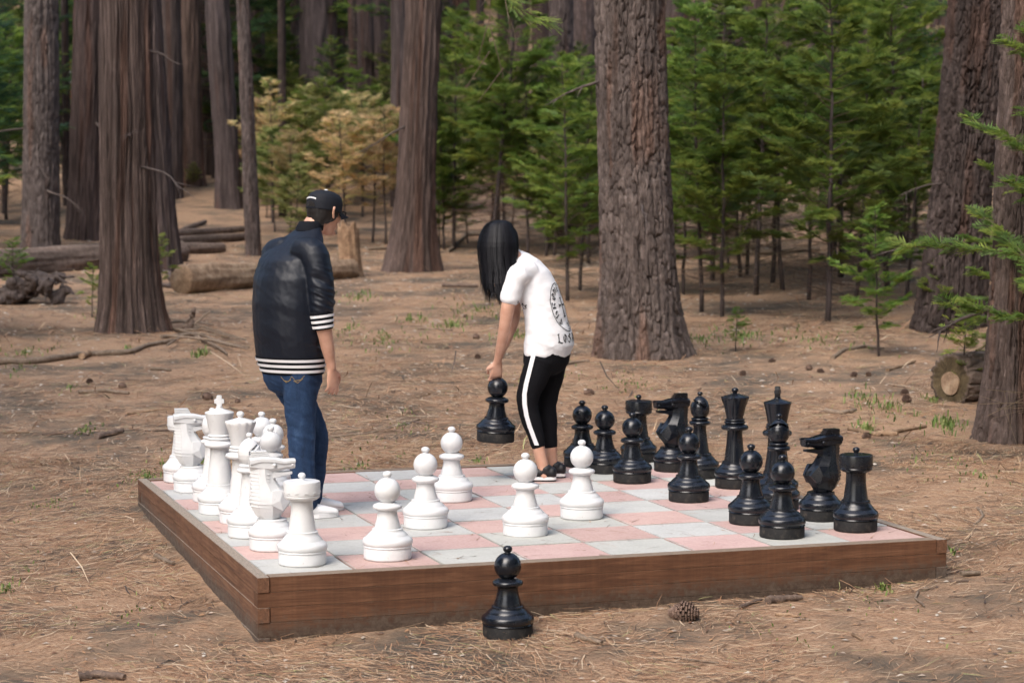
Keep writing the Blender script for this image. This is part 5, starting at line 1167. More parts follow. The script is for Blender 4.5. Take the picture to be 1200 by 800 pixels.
# ------------------------------------------------------------------ understorey
SP = {
 'g1': lambda: sapling('cedar_sapling', 3.6, .17, 1.05, 62, GREENS + FRESH, 1, .25, .009, 40, dens=1.45, tips=FRESH),
 'g2': lambda: sapling('cedar_sapling', 4.8, .30, 1.25, 72, GREENS + FRESH[:2], 2, .27, .0095, 60, dens=1.4, tips=FRESH),
 'g3': lambda: sapling('cedar_sapling', 2.4, .16, .75, 40, FRESH, 3, .21, .008, 14, dens=1.5),
 'g4': lambda: sapling('cedar_sapling', 6.2, .34, 1.5, 84, GREENS + DARKS + FRESH[:1], 4, .32, .012, 60, dens=1.3, tips=GREENS),
 'g5': lambda: sapling('cedar_sapling', 3.2, .30, 1.0, 50, FRESH + GREENS, 5, .24, .009, 46, dens=1.35),
 't1': lambda: sapling('dry_sapling', 2.3, .28, .85, 44, TANS, 6, .22, .009, 14, dens=1.0),
 't2': lambda: sapling('dry_sapling', 2.9, .38, .80, 40, TANS + OLIVES[:1], 7, .20, .010, 16, dens=1.0),
 'o1': lambda: sapling('olive_shrub', 1.9, .22, .75, 58, OLIVES, 8, .22, .013, 8, dens=1.0),
 'o2': lambda: sapling('olive_shrub', 2.8, .30, .90, 70, OLIVES + FRESH[:2], 9, .24, .013, 8, dens=1.0),
 'd1': lambda: sapling('dark_fir', 7.5, .10, 1.9, 150, DARKS + GREENS[:1], 10, .46, .017, 6, dens=1.0),
 's1': lambda: sapling('cedar_seedling', .75, .25, .28, 22, FRESH, 12, .12, .0055, 4, dens=1.0, stemr=.007),
}
LB = {'g': ('young green cedar with flat feathery sprays in the thicket', 'sapling', 'young cedars of the green thicket'), 't': ('tan dried-out sapling on the slope', 'sapling', 'dried tan saplings on the slope'), 'o': ('low olive-green shrub among the trunks', 'shrub', 'olive shrubs on the slope'), 'd': ('dark dense fir deep in the forest', 'tree', 'dark firs behind the trunks')}
SPR = {}
rsU = random.Random(17)
def plant(key, px, py=None, Yd=None, s=1.0, label=None, group=True, rz=None):
    if key in SPR: r = copy_tree(SPR[key])
    else: r = SPR[key] = SP[key]()
    p = gp(px, py) if Yd is None else Vector((W(px, 300, Yd).x, Yd, 0)); p.z = float(G(p.x, p.y))
    r.location = p; r.scale = (s, s, s * rsU.uniform(.92, 1.1)); r.rotation_euler = (rsU.uniform(-.04, .04), rsU.uniform(-.04, .04), rz if rz is not None else rsU.uniform(0, 6.28))
    l = LB.get(key[0]); tag(r, label or l[0], l[1] if l else 'seedling', l[2] if l else None); return r
# front row of the green thicket, the stems one can tell apart
for a, lb in zip([('g1', 846, 372, .8), ('g2', 886, 345, .8), ('g5', 918, 340, 1.0), ('g1', 970, 378, 1.0), ('g5', 947, 352, .9), ('g2', 822, 366, .66), ('g5', 1003, 350, .85), ('g4', 868, 325, .52), ('g2', 1040, 340, .85), ('g3', 1062, 352, 1.0), ('g5', 905, 332, 1.1), ('g2', 985, 325, .95), ('g4', 1025, 318, .8), ('g3', 800, 345, 1.0), ('g1', 835, 330, 1.1)], ['thicket sapling with a dark stem, third from the thickest pine', 'thicket sapling leaning left, stem bare to shoulder height', 'slim thicket sapling right of the leaning one', 'sapling in the middle of the thicket, standing farthest forward with a near-black stem', 'slim sapling just left and behind the foremost thicket sapling', 'tall thicket sapling with a crooked dark stem, second from the thickest pine', 'slim sapling right of the foremost thicket sapling', 'big spreading sapling in the left half of the thicket', 'tall sapling at the right end of the thicket, before the dark pine', 'short bright sapling beside the dark furrowed pine', 'slim sapling deep in the middle of the thicket', 'tall sapling in the second row, right of the middle', 'big spreading sapling in the right half of the thicket', 'short bright sapling closest to the right side of the thickest pine', 'sapling of the second row above the black queen']): plant(a[0], a[1], a[2], s=a[3], label=lb)
for a, lb in zip([('g1', 665, 352, .75), ('g2', 680, 340, .55), ('g3', 640, 300, 1.2), ('g5', 618, 300, .9), ('g1', 650, 300, .8), ('g3', 520, 292, 1.0), ('g3', 548, 285, .7), ('g5', 690, 310, 1.0), ('g4', 672, 285, .5)], ["sapling with a black stem right behind the woman's back", "crooked sapling touching the thickest pine's left side", 'short bright sapling between the woman and the pale pair of pines', "slim sapling right above the woman's shoulders", "green sapling behind the one at the woman's back", 'short green sapling by the curved dead branch', 'smallest green sapling right of the flared cedar', 'slim sapling half behind the left edge of the thickest pine', 'tall spreading sapling left of the thickest pine']): plant(a[0], a[1], a[2], s=a[3], label=lb)
plant('g2', 577, 300, s=1.0, label='thin cedar sapling with a bare dark stem rising above the woman\'s head')
plant('g3', 1030, 418, s=.55, label='little cedar sapling standing alone between the thicket and the cut log')
# deeper rows
HK = {'g1': 3.6, 'g2': 4.8, 'g3': 2.4, 'g4': 6.2, 'g5': 3.2, 'o2': 2.8, 'o1': 1.9, 't1': 2.3, 't2': 2.9, 'd1': 7.5}
def plant_top(key, px, Yd, ptop):
    """a plant whose tip shows at photo row ptop"""
    h = W(px, ptop, Yd).z - float(G(W(px, 300, Yd).x, Yd)); s_ = max(.35, h / HK[key]); return plant(key, px, Yd=Yd, s=min(s_, 1.35))
def tip_row(px): return rsU.uniform(95, 150) if (632 < px < 706 or 822 < px < 866) else rsU.uniform(15, 130)
for j in range(21): px = rsU.uniform(780, 1120); plant_top(rsU.choice(['g1', 'g2', 'g4', 'g5', 'g2', 'g1']), px, rsU.uniform(29, 40), tip_row(px))
for j in range(12): px = rsU.uniform(500, 720); plant_top(rsU.choice(['g1', 'g2', 'g5', 'o2', 'g3']), px, rsU.uniform(33, 46), tip_row(px) + 20)
for j in range(12): px = rsU.uniform(480, 1150); plant_top(rsU.choice(['g2', 'g4', 'o2', 'g2', 't2']), px, rsU.uniform(44, 62), tip_row(px))
for j in range(30):
    px = rsU.choice([rsU.uniform(-20, 130), rsU.uniform(180, 500)]); Yd = rsU.uniform(50, 74); plant(rsU.choice(['g2', 'd1', 'd1', 'o1', 'o2', 'g4']), px, Yd=Yd, s=rsU.uniform(.8, 1.25))
for a in [('d1', -42, 34, .60), ('d1', -30, 40, .62), ('g2', 8, 42, .8), ('d1', 78, 48, .75), ('g4', 135, 48, .8), ('d1', 6, 44, .9)]: plant(a[0], a[1], Yd=a[2], s=a[3])
# tan and olive growth behind the man
for a, lb in zip([('t1', 405, 285, .95), ('t1', 437, 284, 1.0), ('t2', 452, 286, .8), ('t1', 340, 275, .8), ('t2', 320, 262, .9), ('t1', 425, 255, 1.1), ('t2', 360, 250, .95), ('t1', 385, 240, 1.0), ('t1', 468, 250, .9), ('t1', 300, 240, .9), ('t1', 600, 275, .8), ('t2', 705, 300, .8),
          ('o1', 322, 272, .9), ('o1', 346, 290, .7), ('o2', 385, 275, .95), ('o2', 358, 262, .9), ('o1', 312, 255, .7), ('o2', 405, 245, .8), ('o1', 540, 250, .8), ('o1', 228, 220, .3), ('o2', 440, 236, .8), ('o1', 515, 290, .8)], ["pale tan sapling just right of the man's cap", 'bushy tan sapling right behind the broken stump', 'narrow tan sapling closest to the flared cedar, on its left', "small tan sapling above the man's shoulder", 'tan sapling between the slender grey pine and the man', 'tall tan sapling in the second row right of the cap', 'narrow tan sapling below the wide cedar', "tan sapling right under the wide cedar's trunk", 'tan sapling behind the flared cedar', 'tan sapling farthest left, behind the slender grey pine', 'dried brown sapling among the greens above the woman', 'dried brown sapling at the left edge of the thickest pine', 'olive shrub right of the slender grey pine', "low olive shrub just left of the man's cap", "taller olive shrub behind the man's cap", 'olive shrub with yellowish tips above the man', 'small olive shrub up the slope behind the slender pine', 'olive shrub right of the wide cedar', 'olive shrub right of the flared cedar, up the slope', 'small green plant at the foot of the upright cedar', 'yellow-olive shrub in the gap left of the flared cedar', 'olive shrub at the right foot of the flared cedar']): plant(a[0], a[1], a[2], s=a[3], label=lb)
for a in [('g4', 392, 50, 40), ('g2', 425, 47, 70), ('o2', 452, 52, 90), ('g4', 440, 58, 10), ('g2', 330, 54, 60), ('o2', 345, 50, 90), ('g4', 310, 60, 20), ('o2', 505, 45, 80), ('g2', 525, 48, 50)]: plant_top(a[0], a[1], a[2], a[3])
for j in range(12): plant(rsU.choice(['t1', 't2', 'o1']), rsU.uniform(290, 500), Yd=rsU.uniform(42, 56), s=rsU.uniform(.7, 1.0))
# outside the frame
for j in range(40):
    sd_ = -1 if j % 2 else 1; Yd = rsU.uniform(20, 60); x = sd_ * (Yd * .24 + rsU.uniform(.5, 10)); r = plant(rsU.choice(['g1', 'g2', 'g4', 'd1', 'o2']), 600, Yd=Yd); r.location = (x, Yd, float(G(x, Yd)))
SP['g6'] = lambda: sapling('cedar_sapling', 3.1, .14, 1.15, 28, FRESH + GREENS, 15, .155, .0042, 14, dens=1.9, tips=FRESH)
p = plant('g6', 1255, Yd=14.2, label='cedar branches with feathery green sprays reaching in from the right edge'); p.rotation_euler[2] = 2.2
p = plant('g6', 1190, Yd=16.9, s=.72, label='small cedar behind the pine at the right edge, above the cut log'); 
plant('s1', 1128, 470, s=.9, label='seedling with long soft needles beside the cut log'); 
plant('s1', 190, 345, s=.9, label='small green seedling behind the foot of the reddish cedar'); plant('s1', 108, 372, s=.7, label='tiny seedling left of the reddish cedar'); plant('s1', 862, 412, s=.55, label='tiny seedling alone on the needles in front of the thicket')
plant('s1', 1100, 388, s=.9, label='bushy seedling at the foot of the dark furrowed pine'); plant('s1', 15, 350, s=1.0, label='bushy green seedling by the uprooted stump at the far left')

# the far-off wood, one mass on the hillside
def far_wood():
    rs = np.random.default_rng(5); V, C = [], []
    n = 60000; y = rs.uniform(84, 150, n); x = rs.uniform(-1, 1, n) * (y * .55 + 12); h = rs.uniform(0, 1, n) ** 1.15 * 24; cl = vnoise(x * .25, y * .25, h * .16, 8)
    k = cl > rs.uniform(-.75, .5, n); x, y, h = x[k], y[k], h[k]; n = len(x); c = np.stack([x, y, G(x, y) + h], -1)
    a = rs.normal(0, 1, (n, 3)); a /= np.linalg.norm(a, axis=1)[:, None]; q = rs.normal(0, 1, (n, 3)); q -= a * (q * a).sum(1)[:, None]; q /= np.linalg.norm(q, axis=1)[:, None]; l = rs.uniform(.4, 1.1, (n, 1)); w = l * .4
    V = np.stack([c - a * l, c - q * w, c + a * l, c + q * w], 1).reshape(-1, 3); cols = np.array(DARKS + GREENS + FRESH[:1]); cc = cols[rs.integers(0, len(cols), n)]
    o = fastmesh('distant_forest', V, 4, LEAF, None, col=np.repeat(cc, 4, 0), faces=np.arange(len(V)).reshape(-1, 4)); tag(o, 'dim mass of distant conifers closing off the view uphill', 'forest', kind='stuff')
far_wood()

# hanging branch tips at the top edge, above the woman
def hanging():
    Yd = 17; a = W(560, -80, Yd); root = empty('hanging_branch', a); tag(root, 'thin drooping branch tips with green needles hanging in from the top edge', 'branch'); rs = random.Random(4); out = ([], []); mb = MB()
    for (x0_, y0_, x1_, y1_) in ((560, -80, 600, 8), (600, 8, 646, 26), (600, 8, 620, 30), (575, -40, 574, 30), (574, 20, 560, 70), (574, 30, 590, 90), (590, 80, 560, 120), (574, 60, 545, 105)):
        p, q = W(x0_, y0_, Yd) - a, W(x1_, y1_, Yd) - a; twig(out, p, q, .004)
    for (x_, y_) in ((598, 2), (612, 12), (625, 20), (636, 22), (590, -8), (612, 20)):
        for k in range(3): spray(out, W(x_, y_, Yd) - a, Vector((rs.uniform(.2, 1), rs.uniform(-.4, .4), rs.uniform(-.5, .1))), Vector((0, -.3, 1)).normalized(), .16, .004, GREENS, rs, 1.2)
    quads('sprays', out, LEAF, root)
    dead_limb(mb, (0, 0, 0), (.4, 0, -1), .8, .01, rs); mb.build('twig', DEADW, root, smooth=True)
hanging()

# ------------------------------------------------------------------ logs, stump, branches, debris
def log(name, a, b, ra, rb, mat, label, cat, seed, sink=.0, n=48, m=90, amp=.02, bark=6.0, hollow=False, group=None, crook=0.0, parent=None, ends=None, knots=0):
    a, b = Vector(a), Vector(b); L = (b - a).length; d = (b - a).normalized(); u = d.cross(Vector((0, 0, 1))).normalized(); w = u.cross(d)
    t = np.linspace(0, 1, m); th = np.linspace(0, 2 * np.pi, n, endpoint=False); T_, TH = np.meshgrid(t, th, indexing='ij'); r = ra + (rb - ra) * T_
    s_ = T_ * L; nz_ = fbm(np.cos(TH) * bark * r / .1 * .5 + seed, np.sin(TH) * bark * r / .1 * .5 + seed, s_ * bark * .35, seed, 4); r = r * (1 + .06 * vnoise(np.cos(TH) + seed, np.sin(TH), s_ * 1.5, seed)) + nz_ * amp
    cr = crook * np.sin(T_ * 5 + seed) + crook * .5 * vnoise(T_ * 7, seed * 1.0, 0, seed)
    end = np.clip(np.minimum(T_, 1 - T_) * L / max(ra * .12, .004), 0, 1); r = r * (.90 + .10 * end)
    V = (np.array(a)[None, None] + np.array(d) * s_[..., None] + np.array(u) * (np.cos(TH) * r + cr)[..., None] + np.array(w) * (np.sin(TH) * r + cr * .6)[..., None]).reshape(-1, 3)
    mb = MB(); c = .8 + .35 * vnoise(np.cos(TH) * 2, np.sin(TH) * 2, s_ * 1.4, seed + 4).reshape(-1)
    fs = [(i * n + j, i * n + (j + 1) % n, (i + 1) * n + (j + 1) % n, (i + 1) * n + j) for i in range(m - 1) for j in range(n)] + [tuple(reversed(range(n))), tuple((m - 1) * n + j for j in range(n))]
    mb.add(V, fs, col=np.repeat(c[:, None], 3, 1)); org = (a + b) / 2
    if parent is None:
        o = mb.build(name, mat, None, smooth=True, sharp=60); tag(o, label, cat, group)
    else: o = mb.build(name, mat, None, smooth=True, sharp=60); o.parent = parent
    return o
def gpl(px, py, r, dz=0): p = gp(px, py); p.z = float(G(p.x, p.y)) + r * .75 + dz; return p
# big fallen log on the left
a, b = gpl(-130, 336, .20), gpl(212, 306, .12, .04); log('fallen_log', a, b, .27, .19, LOGB, 'long grey-brown fallen log lying behind the cedars at the left', 'log', 3, amp=.035, bark=5, m=160, n=64)
a, b = gpl(212, 344, .18), gpl(412, 325, .10); a.z += .03; b.z += .02; log('sawn_log', a, b, .20, .15, LOGBARE, 'pale barkless log with a dark broken end lying behind the man', 'log', 5, amp=.034, bark=3, m=160, n=56)
def broken_end():
    p = gpl(214, 338, .14); root = empty('splintered_root', p); tag(root, 'dark jagged broken butt leaning on the pale log', 'stump'); rs = random.Random(3)
    B = Body()
    for k in range(9):
        q = Vector((rs.uniform(-.16, .12), rs.uniform(-.08, .08), rs.uniform(-.10, .10))); B.limb([(q, .075), (q + Vector((rs.uniform(-.10, .10), rs.uniform(-.06, .06), rs.uniform(-.06, .10))), .055), (q + Vector((rs.uniform(-.22, .16), rs.uniform(-.1, .1), rs.uniform(-.10, .16))), .016)], 10)
    o = B.build('jagged_wood', CEDAR, None, .016, 1, lambda co: .028 * fbm(co[:, 0] * 16, co[:, 1] * 16, co[:, 2] * 16, 3, 3)); o.parent = root
broken_end()
for i, (x0_, y0_, x1_, y1_, r, lb) in enumerate([(205, 277, 286, 272, .07, 'thin grey log, uppermost of those stacked behind the reddish cedar'), (200, 288, 300, 281, .085, 'grey log lying just above the pale sawn log'), (205, 298, 262, 296, .10, 'short mossy log tucked behind the pale sawn log'), (212, 273, 240, 262, .05, 'short branch crossing the thin grey logs')]):
    a, b = gpl(x0_, y0_, r), gpl(x1_, y1_, r); log('fallen_log', a, b, r, r * .8, LOGB, lb, 'log', 20 + i, amp=.012, m=60, n=28)
# uprooted stump at far left
def root_clump():
    p = gp(35, 356, .06); root = empty('uprooted_stump', p); tag(root, 'dark rotten uprooted stump with tangled roots at the far left', 'stump'); rs = random.Random(8); B = Body()
    for k in range(14):
        q = Vector((rs.uniform(-.30, .34), rs.uniform(-.15, .15), rs.uniform(-.05, .22))); B.limb([(q, .09), (q + Vector((rs.uniform(-.15, .15), rs.uniform(-.1, .1), rs.uniform(-.05, .16))), .055), (q + Vector((rs.uniform(-.32, .32), rs.uniform(-.1, .1), rs.uniform(-.08, .30))), .014)], 10)
    for k in range(16):
        q = Vector((rs.uniform(-.38, .42), rs.uniform(-.2, .2), rs.uniform(-.02, .18))); B.limb([(q, .022), (q + Vector((rs.uniform(-.2, .2), rs.uniform(-.1, .1), rs.uniform(.0, .2))), .014), (q + Vector((rs.uniform(-.4, .4), rs.uniform(-.1, .1), rs.uniform(-.05, .32))), .009)], 8)
    o = B.build('root_mass', CEDAR, None, .011, 1, lambda co: .032 * fbm(co[:, 0] * 14, co[:, 1] * 14, co[:, 2] * 14, 9, 3)); o.parent = root
root_clump()
# broken stump beside the man's head
def snag():
    p = gp(412, 324); root = empty('broken_stump', p); tag(root, 'tall weathered stump with a jagged top just right of the man', 'stump'); k = p.y / FPX; h = 68 * k; r = 12.5 * k; n = 72; m = 50
    t = np.linspace(0, 1, m); th = np.linspace(0, 2 * np.pi, n, endpoint=False); T_, TH = np.meshgrid(t, th, indexing='ij'); nz_ = fbm(np.cos(TH) * 5, np.sin(TH) * 5, T_ * .8, 12, 3)
    topz = h * (.93 + .10 * fbm(np.cos(TH) * 2.5 + 9, np.sin(TH) * 2.5, 0, 14, 2) * 2); R_ = r * (1.0 + .18 * np.exp(-T_ * 6) - .05 * T_) + nz_ * .03
    V = np.stack([np.cos(TH) * R_ - T_ * h * .06, np.sin(TH) * R_, T_ * topz - .05], -1); mb = MB(); inner = np.stack([np.cos(TH[-1]) * R_[-1] * .55 - h * .06, np.sin(TH[-1]) * R_[-1] * .55, topz[-1] - .12], -1)
    V = np.concatenate([V.reshape(-1, 3), inner, [[-h * .06, 0, h * .85]]]); fs = [(i * n + j, i * n + (j + 1) % n, (i + 1) * n + (j + 1) % n, (i + 1) * n + j) for i in range(m) for j in range(n)] + [(m * n + j, m * n + (j + 1) % n, m * n + n) for j in range(n)]
    c = (.95 + .3 * fbm(V[:, 0] * 30, V[:, 1] * 30, V[:, 2] * 2, 5, 3)); mb.add(V, fs, col=np.stack([c, c * .92, c * .85], -1)); mb.build('trunk', LOGBARE, root, smooth=True)
snag()
# sawn log at right: thick furrowed bark, pale heartwood disc
def cut_log():
    p = gp(1113, 470); k = p.y / FPX; R_ = 31 * k; c = Vector((p.x, p.y, p.z + R_ * .80)); root = empty('cut_log', c); tag(root, 'thick cut log with furrowed bark and a pale round sawn end, beside the right-hand pine', 'log')
    ax = Vector((.80, .60, .02)).normalized(); u = ax.cross(Vector((0, 0, 1))).normalized(); w = u.cross(ax); n, m, L = 180, 90, 1.9
    s_ = np.linspace(0, L, m); th = np.linspace(0, 2 * np.pi, n, endpoint=False); S_, TH = np.meshgrid(s_, th, indexing='ij')
    F1, F2, cid = worley(TH / (2 * np.pi) * 16 + .3 * pnoise(TH, S_, 3, 4, 7), S_ / .22 + .4 * pnoise(TH, S_, 3, 3, 6), 16, 44); e = np.clip((F2 - F1) / .3, 0, 1); rr = R_ * (.97 + .04 * pnoise(TH, S_, 1.2, 1, 3)) + (e - .6) * .028 + .010 * pnoise(TH, S_, 10, 12, 9)
    V = (np.array(ax) * S_[..., None] + np.array(u) * (np.cos(TH) * rr)[..., None] + np.array(w) * (np.sin(TH) * rr)[..., None]); c_ = np.repeat((.9 + .3 * (cid - .5))[..., None], 3, -1)
    inn = []; ic = []
    for q, dep in ((.84, .006), (.62, .012)):
        rq = rr[0] * q; inn.append(np.array(ax) * (dep) + np.array(u) * (np.cos(th) * rq)[:, None] + np.array(w) * (np.sin(th) * rq)[:, None]); g_ = fbm(np.cos(th) * 4, np.sin(th) * 4, 0, 3, 3); ic.append(np.stack([.50 + .3 * g_, .50 + .3 * g_, .34 + .2 * g_], -1))
    allv = np.concatenate(inn[::-1] + [V.reshape(-1, 3)]); allc = np.concatenate(ic[::-1] + [c_.reshape(-1, 3)]); rows = m + 2
    fs = [(i * n + j, i * n + (j + 1) % n, (i + 1) * n + (j + 1) % n, (i + 1) * n + j) for i in range(rows - 1) for j in range(n)] + [tuple(reversed(range(n))), tuple((rows - 1) * n + j for j in range(n))]
    mb = MB(); mb.add(allv, fs, col=allc); mb.build('bark', LOGB, root, smooth=True)
    mb = MB(); rh = R_ * .44; rg = [tuple(-ax * .004 + u * (rh * (1 + .03 * math.sin(3 * a)) * math.cos(a)) + w * (rh * math.sin(a) - .02)) for a in np.linspace(0, 2 * math.pi, 40, endpoint=False)]; rg2 = [tuple(Vector(q) + ax * .03) for q in rg]; v, f = loft_rows([rg, rg2]); mb.add(v, f, col=(1.0, 1.0, 1.0)); mb.build('heartwood', LOGBARE, root)
cut_log()
# orange marker post far left
def marker():
    Yd = 56.0; x = W(85, 300, Yd).x; z0 = float(G(x, Yd)); zt = W(85, 70, Yd).z; root = empty('marker_post', (x, Yd, z0)); tag(root, 'thin rusty orange marker post with a white band near its top', 'post'); mb = MB(); v, f = lathe([(.032, -.1), (.032, zt - z0 - .02), (.024, zt - z0)], 16); mb.add(v, f); mb.build('pole', M('rust_paint', (.30, .10, .045), .9, .15), root, smooth=True, sharp=40)
    mb = MB(); v, f = lathe([(.036, zt - z0 - .62), (.036, zt - z0 - .25)], 16); mb.add(v, f); mb.build('band', M('white_band', (.6, .6, .58), .7, .2), root, smooth=True, sharp=40)
marker()
# fallen branches and the pile of sticks
def stick(pts, ra, rb, name, label, cat='branch', group=None, mat=None, lift=0.0, seed=0, par=None):
    """a crooked stick through pixels on the ground"""
    P_ = [q if isinstance(q, Vector) else (lambda w_: Vector((w_.x, w_.y, w_.z + ra * .7 + lift)))(gp(q[0], q[1])) for q in pts]; rs = random.Random(seed + int(pts[0][0] if not isinstance(pts[0], Vector) else 0)); Q = []
    for i in range(len(P_) - 1):
        for k in range(5): Q.append(P_[i].lerp(P_[i + 1], k / 5) + Vector((rs.uniform(-1, 1), rs.uniform(-1, 1), rs.uniform(-.3, .5))) * ra * .35)
    Q.append(P_[-1]); rows = []; N_ = len(Q)
    for i, q in enumerate(Q):
        d = (Q[min(i + 1, N_ - 1)] - Q[max(i - 1, 0)]).normalized(); a = d.cross(Vector((0, 0, 1)))
        if a.length < .01: a = d.cross(Vector((1, 0, 0)))
        a.normalize(); b = d.cross(a); r = (ra + (rb - ra) * i / (N_ - 1)) * rs.uniform(.85, 1.15); rows.append([tuple(q + a * r * math.cos(t) * rs.uniform(.9, 1.1) + b * r * math.sin(t)) for t in np.linspace(0, 2 * math.pi, 10, endpoint=False)])
    mb = MB(); v, f = loft_rows(rows); k = rs.uniform(.75, 1.15); mb.add(v, f, col=(k, k * .97, k * .94)); o = mb.build(name, mat or DEADW, None, smooth=True, sharp=70)
    if par: o.parent = par
    else: tag(o, label, cat, group)
    return o
stick([(-30, 429), (40, 427), (104, 417), (150, 415), (175, 406), (203, 402)], .035, .018, 'fallen_branch', 'long smooth grey branch lying on the ground at the left edge')
stick([(95, 421), (104, 417)], .030, .030, 'bark_sleeve', '', mat=LOGBARE, par=None, lift=.01); bpy.data.objects['bark_sleeve'].name = 'branch_fragment'; tag(bpy.data.objects['branch_fragment'], 'reddish broken piece lying on the long grey branch', 'branch')
pile = [((190, 400), (230, 395), (262, 405), (292, 411), .018, 'curving grey branch across the front of the stick pile'), ((182, 385), (215, 383), (250, 392), (288, 404), .016, 'straight grey branch across the back of the stick pile'), ((197, 402), (220, 403), (250, 406), (290, 417), .014, 'lowest branch of the stick pile'), ((205, 388), (225, 396), (258, 412), (266, 418), .020, 'thick short branch ending at the front of the stick pile'), ((214, 392), (240, 391), (262, 398), (280, 402), .012, 'thin branch in the middle of the stick pile'), ((196, 412), (214, 400), (236, 398), (256, 400), .010, 'thinnest twig of the stick pile'), ((185, 372), (205, 378), (228, 380), (250, 384), .013, 'branch touching the cedar foot behind the stick pile')]
for i, (a, b, c, d, r, lb) in enumerate(pile): stick([a, b, c, d], r, r * .5, 'fallen_branch', lb, lift=.02 + .02 * (i % 3), seed=i, group='sticks piled by the reddish cedar')
p1 = gp(222, 386); stick([p1, p1 + Vector((.02, 0, .14)), p1 + Vector((.06, 0, .24))], .05, .015, 'splintered_branch', 'pointed splinter of wood standing up in the stick pile', mat=LOGB); stick([p1 + Vector((.05, 0, .06)), p1 + Vector((.16, .05, .16)), p1 + Vector((.22, .05, .20))], .016, .008, 'twig', 'thin twig sticking up right of the pointed splinter', 'twig')
# single sticks, chips, cones: (pixels, radius, label)
for i, (pts, r, lb) in enumerate([
 ([(92, 461), (122, 459), (151, 462)], .020, 'short grey stick left of the white pieces, under the long branch'), ([(4, 510), (36, 508)], .010, 'thin pale stick at the left edge'), ([(50, 512), (90, 508), (105, 511)], .011, 'dark twig on the black soil patch at left'), ([(113, 516), (128, 512), (144, 508)], .028, 'rough chunk of bark left of the white pieces'),
 ([(150, 487), (172, 484), (197, 482)], .012, 'orange flake of bark near the two pine cones at left'), ([(178, 434), (200, 436)], .018, 'small grey chip behind the white pieces'), ([(170, 508), (205, 505)], .008, 'thin dark twig touching the white knight'), ([(182, 654), (194, 660), (203, 664)], .016, 'forked grey stick beside the timber frame'), ([(168, 655), (182, 659)], .013, 'pale stick end beside the forked stick'), ([(157, 671), (184, 673)], .006, 'thin tan stick in front of the forked stick'),
 ([(92, 796), (112, 793), (146, 796)], .022, 'dark bark chunk at the bottom edge of the photo'), ([(35, 630), (43, 628)], .010, 'small pale chip at left in the bare needles'), ([(380, 514), (430, 508), (470, 500), (500, 490)], .010, 'long thin twig behind the farthest white pawn'), ([(378, 516), (412, 519)], .012, 'short twig just right of the man'), ([(485, 496), (520, 504)], .010, 'dark twig right of the long thin one'),
 ([(1146, 596), (1152, 604), (1148, 612), (1140, 618)], .009, 'curved bluish twig on the needles to the right'), ([(1088, 690), (1076, 692), (1073, 702), (1083, 712)], .009, 'curved grey twig right of the frame corner, nearest the camera'), ([(1100, 652), (1122, 648)], .010, 'dark stick touching the right frame corner'), ([(1126, 677), (1148, 675)], .017, 'short fat grey stick right of the frame corner'), ([(1112, 683), (1136, 683)], .008, 'flat dark sliver under the fat grey stick'),
 ([(900, 706), (920, 703), (940, 701)], .022, 'weathered bark piece leaning near the front of the frame'), ([(868, 713), (884, 706), (893, 702)], .012, 'ragged bark sliver left of the weathered bark piece'), ([(908, 722), (925, 722), (943, 727)], .010, 'orange bark curl before the frame'), ([(675, 748), (690, 752), (705, 755)], .016, 'grey wood chip right of the black pawn on the ground'), ([(967, 484), (985, 486), (1003, 482)], .022, 'stubby brown stick behind the black rook'), ([(995, 505), (1030, 512), (1085, 502)], .017, 'long pale stick in the grass behind the black rook'), ([(1030, 511), (1052, 513)], .024, 'short split piece beside the long pale stick'), ([(955, 506), (985, 508)], .010, 'pale sliver of wood behind the black knight'),
 ([(975, 422), (990, 412), (1015, 408), (1035, 412)], .022, 'arched dead branch near the little lone sapling'), ([(1040, 435), (1072, 426)], .018, 'pale dead stick left of the cut log'), ([(518, 336), (560, 337)], .030, 'dark stick on the ground left of the woman\'s head'), ([(430, 294), (470, 292)], .03, 'grey piece of wood at the foot of the dry saplings'), ([(525, 296), (545, 278), (590, 272)], .035, 'curved dead branch below the green saplings'), ([(490, 386), (530, 388)], .014, 'short stick on the needles between the two people'), ([(640, 430), (690, 425)], .014, 'short stick at the foot of the thickest pine'), ([(870, 300), (960, 294)], .05, 'fallen trunk lying inside the thicket'), ([(950, 545), (985, 549)], .006, 'thin twig right of the black king'), ([(790, 770), (842, 778)], .006, 'thin bent twig in the foreground needles'), ([(1000, 745), (1010, 752)], .009, 'tiny pale stick at the lower right'), ([(820, 782), (800, 776), (752, 770)], .005, 'hair-thin twig across the foreground')]):
    stick(pts, r, r * .6, 'stick', lb, 'stick', seed=40 + i, mat=(LOGBARE if 'orange' in lb or 'pale' in lb else LOGB if 'bark' in lb or 'dark' in lb else DEADW))
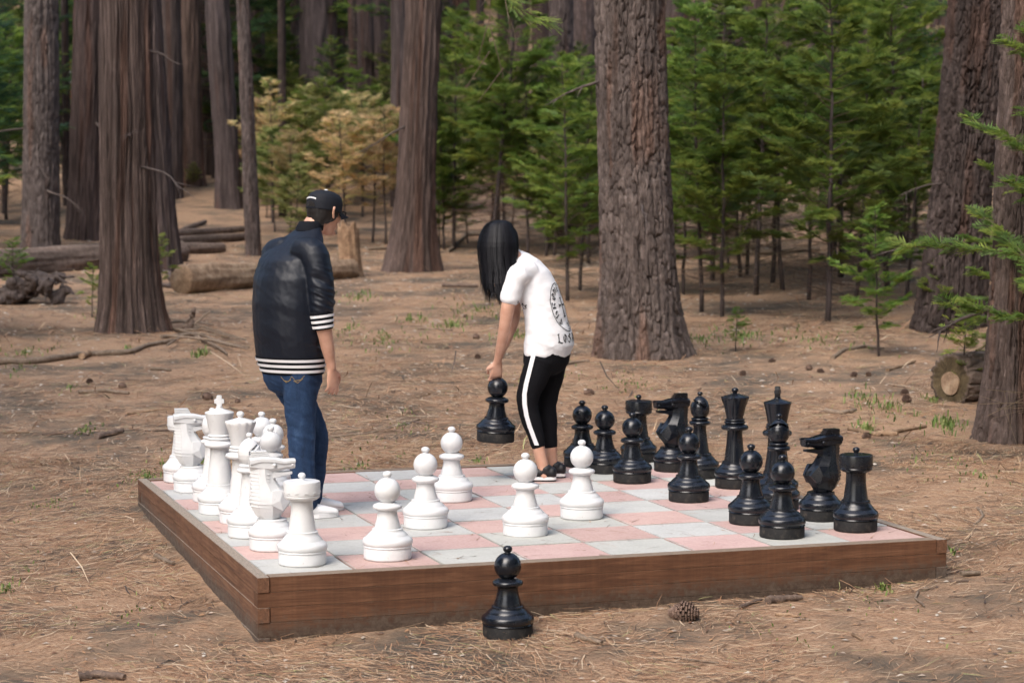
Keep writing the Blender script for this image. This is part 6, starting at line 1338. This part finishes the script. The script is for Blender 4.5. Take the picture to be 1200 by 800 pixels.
def cone_proto():
    mb = MB(); rs = random.Random(2)
    for i in range(11):
        t = i / 10; r = .034 * math.sin(math.pi * (.12 + .80 * t)) ** .8; z = (t - .5) * .085
        for j in range(9):
            a = 2 * math.pi * j / 9 + i * .35; c, s = math.cos(a), math.sin(a); tq = Vector((-s, c, 0)); rd = Vector((c, s, 0)); b = rd * r * .45 + Vector((0, 0, z)); e = rd * (r * rs.uniform(1.0, 1.2)) + Vector((0, 0, z + .010))
            P_ = [b - tq * .005, b + tq * .005, e + tq * .009, e - tq * .009]; mb.add([tuple(q) for q in P_] + [tuple(q - Vector((0, 0, .005))) for q in P_], [(0, 1, 2, 3), (7, 6, 5, 4), (3, 2, 6, 7), (0, 3, 7, 4), (1, 5, 6, 2)], col=(.9, .8, .75))
    v, f = lathe([(.004, -.04), (.018, -.02), (.016, .02), (.004, .045)], 10); mb.add(v, f, col=(.5, .45, .4)); return mb.build('pine_cone', LOGB, None)
CP = cone_proto()
cones = [(243, 470, 1.1, 'pine cone just left of the white king, the darkest one'), (105, 449, .8, 'pine cone under the long grey branch'), (143, 455, .9, 'pine cone between the long branch and the bark flake'), (278, 473, .6, 'pine cone right behind the white king'), (800, 727, 1.5, 'large dark pine cone in the foreground needles'), (948, 433, .8, 'pine cone behind the black king, leftmost of a loose row'), (962, 436, .7, 'pine cone in the loose row, second from the left'), (1000, 441, .8, 'pine cone below the arched dead branch'), (1018, 440, .7, 'pine cone just right of the one below the arched branch'), (1060, 462, .9, 'pine cone left of the cut log, upper of two'), (1062, 473, 1.0, 'reddish pine cone left of the cut log, lower of two'), (655, 385, .7, 'pine cone left of the woman, at mid distance'), (558, 397, .9, 'pine cone between the two people, larger one'), (560, 420, .8, 'pine cone left of the woman\'s arm'), (545, 372, .6, 'pine cone on the needles behind the two people'), (690, 462, .9, 'pine cone behind the far trio of black pawns'), (1015, 515, .8, 'pine cone by the pale stick at right'), (505, 312, .8, 'pine cone near the flared cedar'), (870, 440, .8, 'pine cone behind the black queen'), (905, 425, .7, 'pine cone at the edge of the thicket')]
for i, (px, py, s, lb) in enumerate(cones):
    o = CP if i == 0 else CP.copy()
    if i: COL.objects.link(o)
    p = gp(px, py); o.location = (p.x, p.y, p.z + .020 * s); o.scale = (s * .95, s * .95, s * .95); o.rotation_euler = (math.pi / 2 + random.uniform(-.3, .3), random.uniform(-.4, .4), random.uniform(0, 6)); tag(o, lb, 'pine cone', 'pine cones on the ground')
    if i == 4: o.rotation_euler = (math.pi / 2, .2, 1.35)
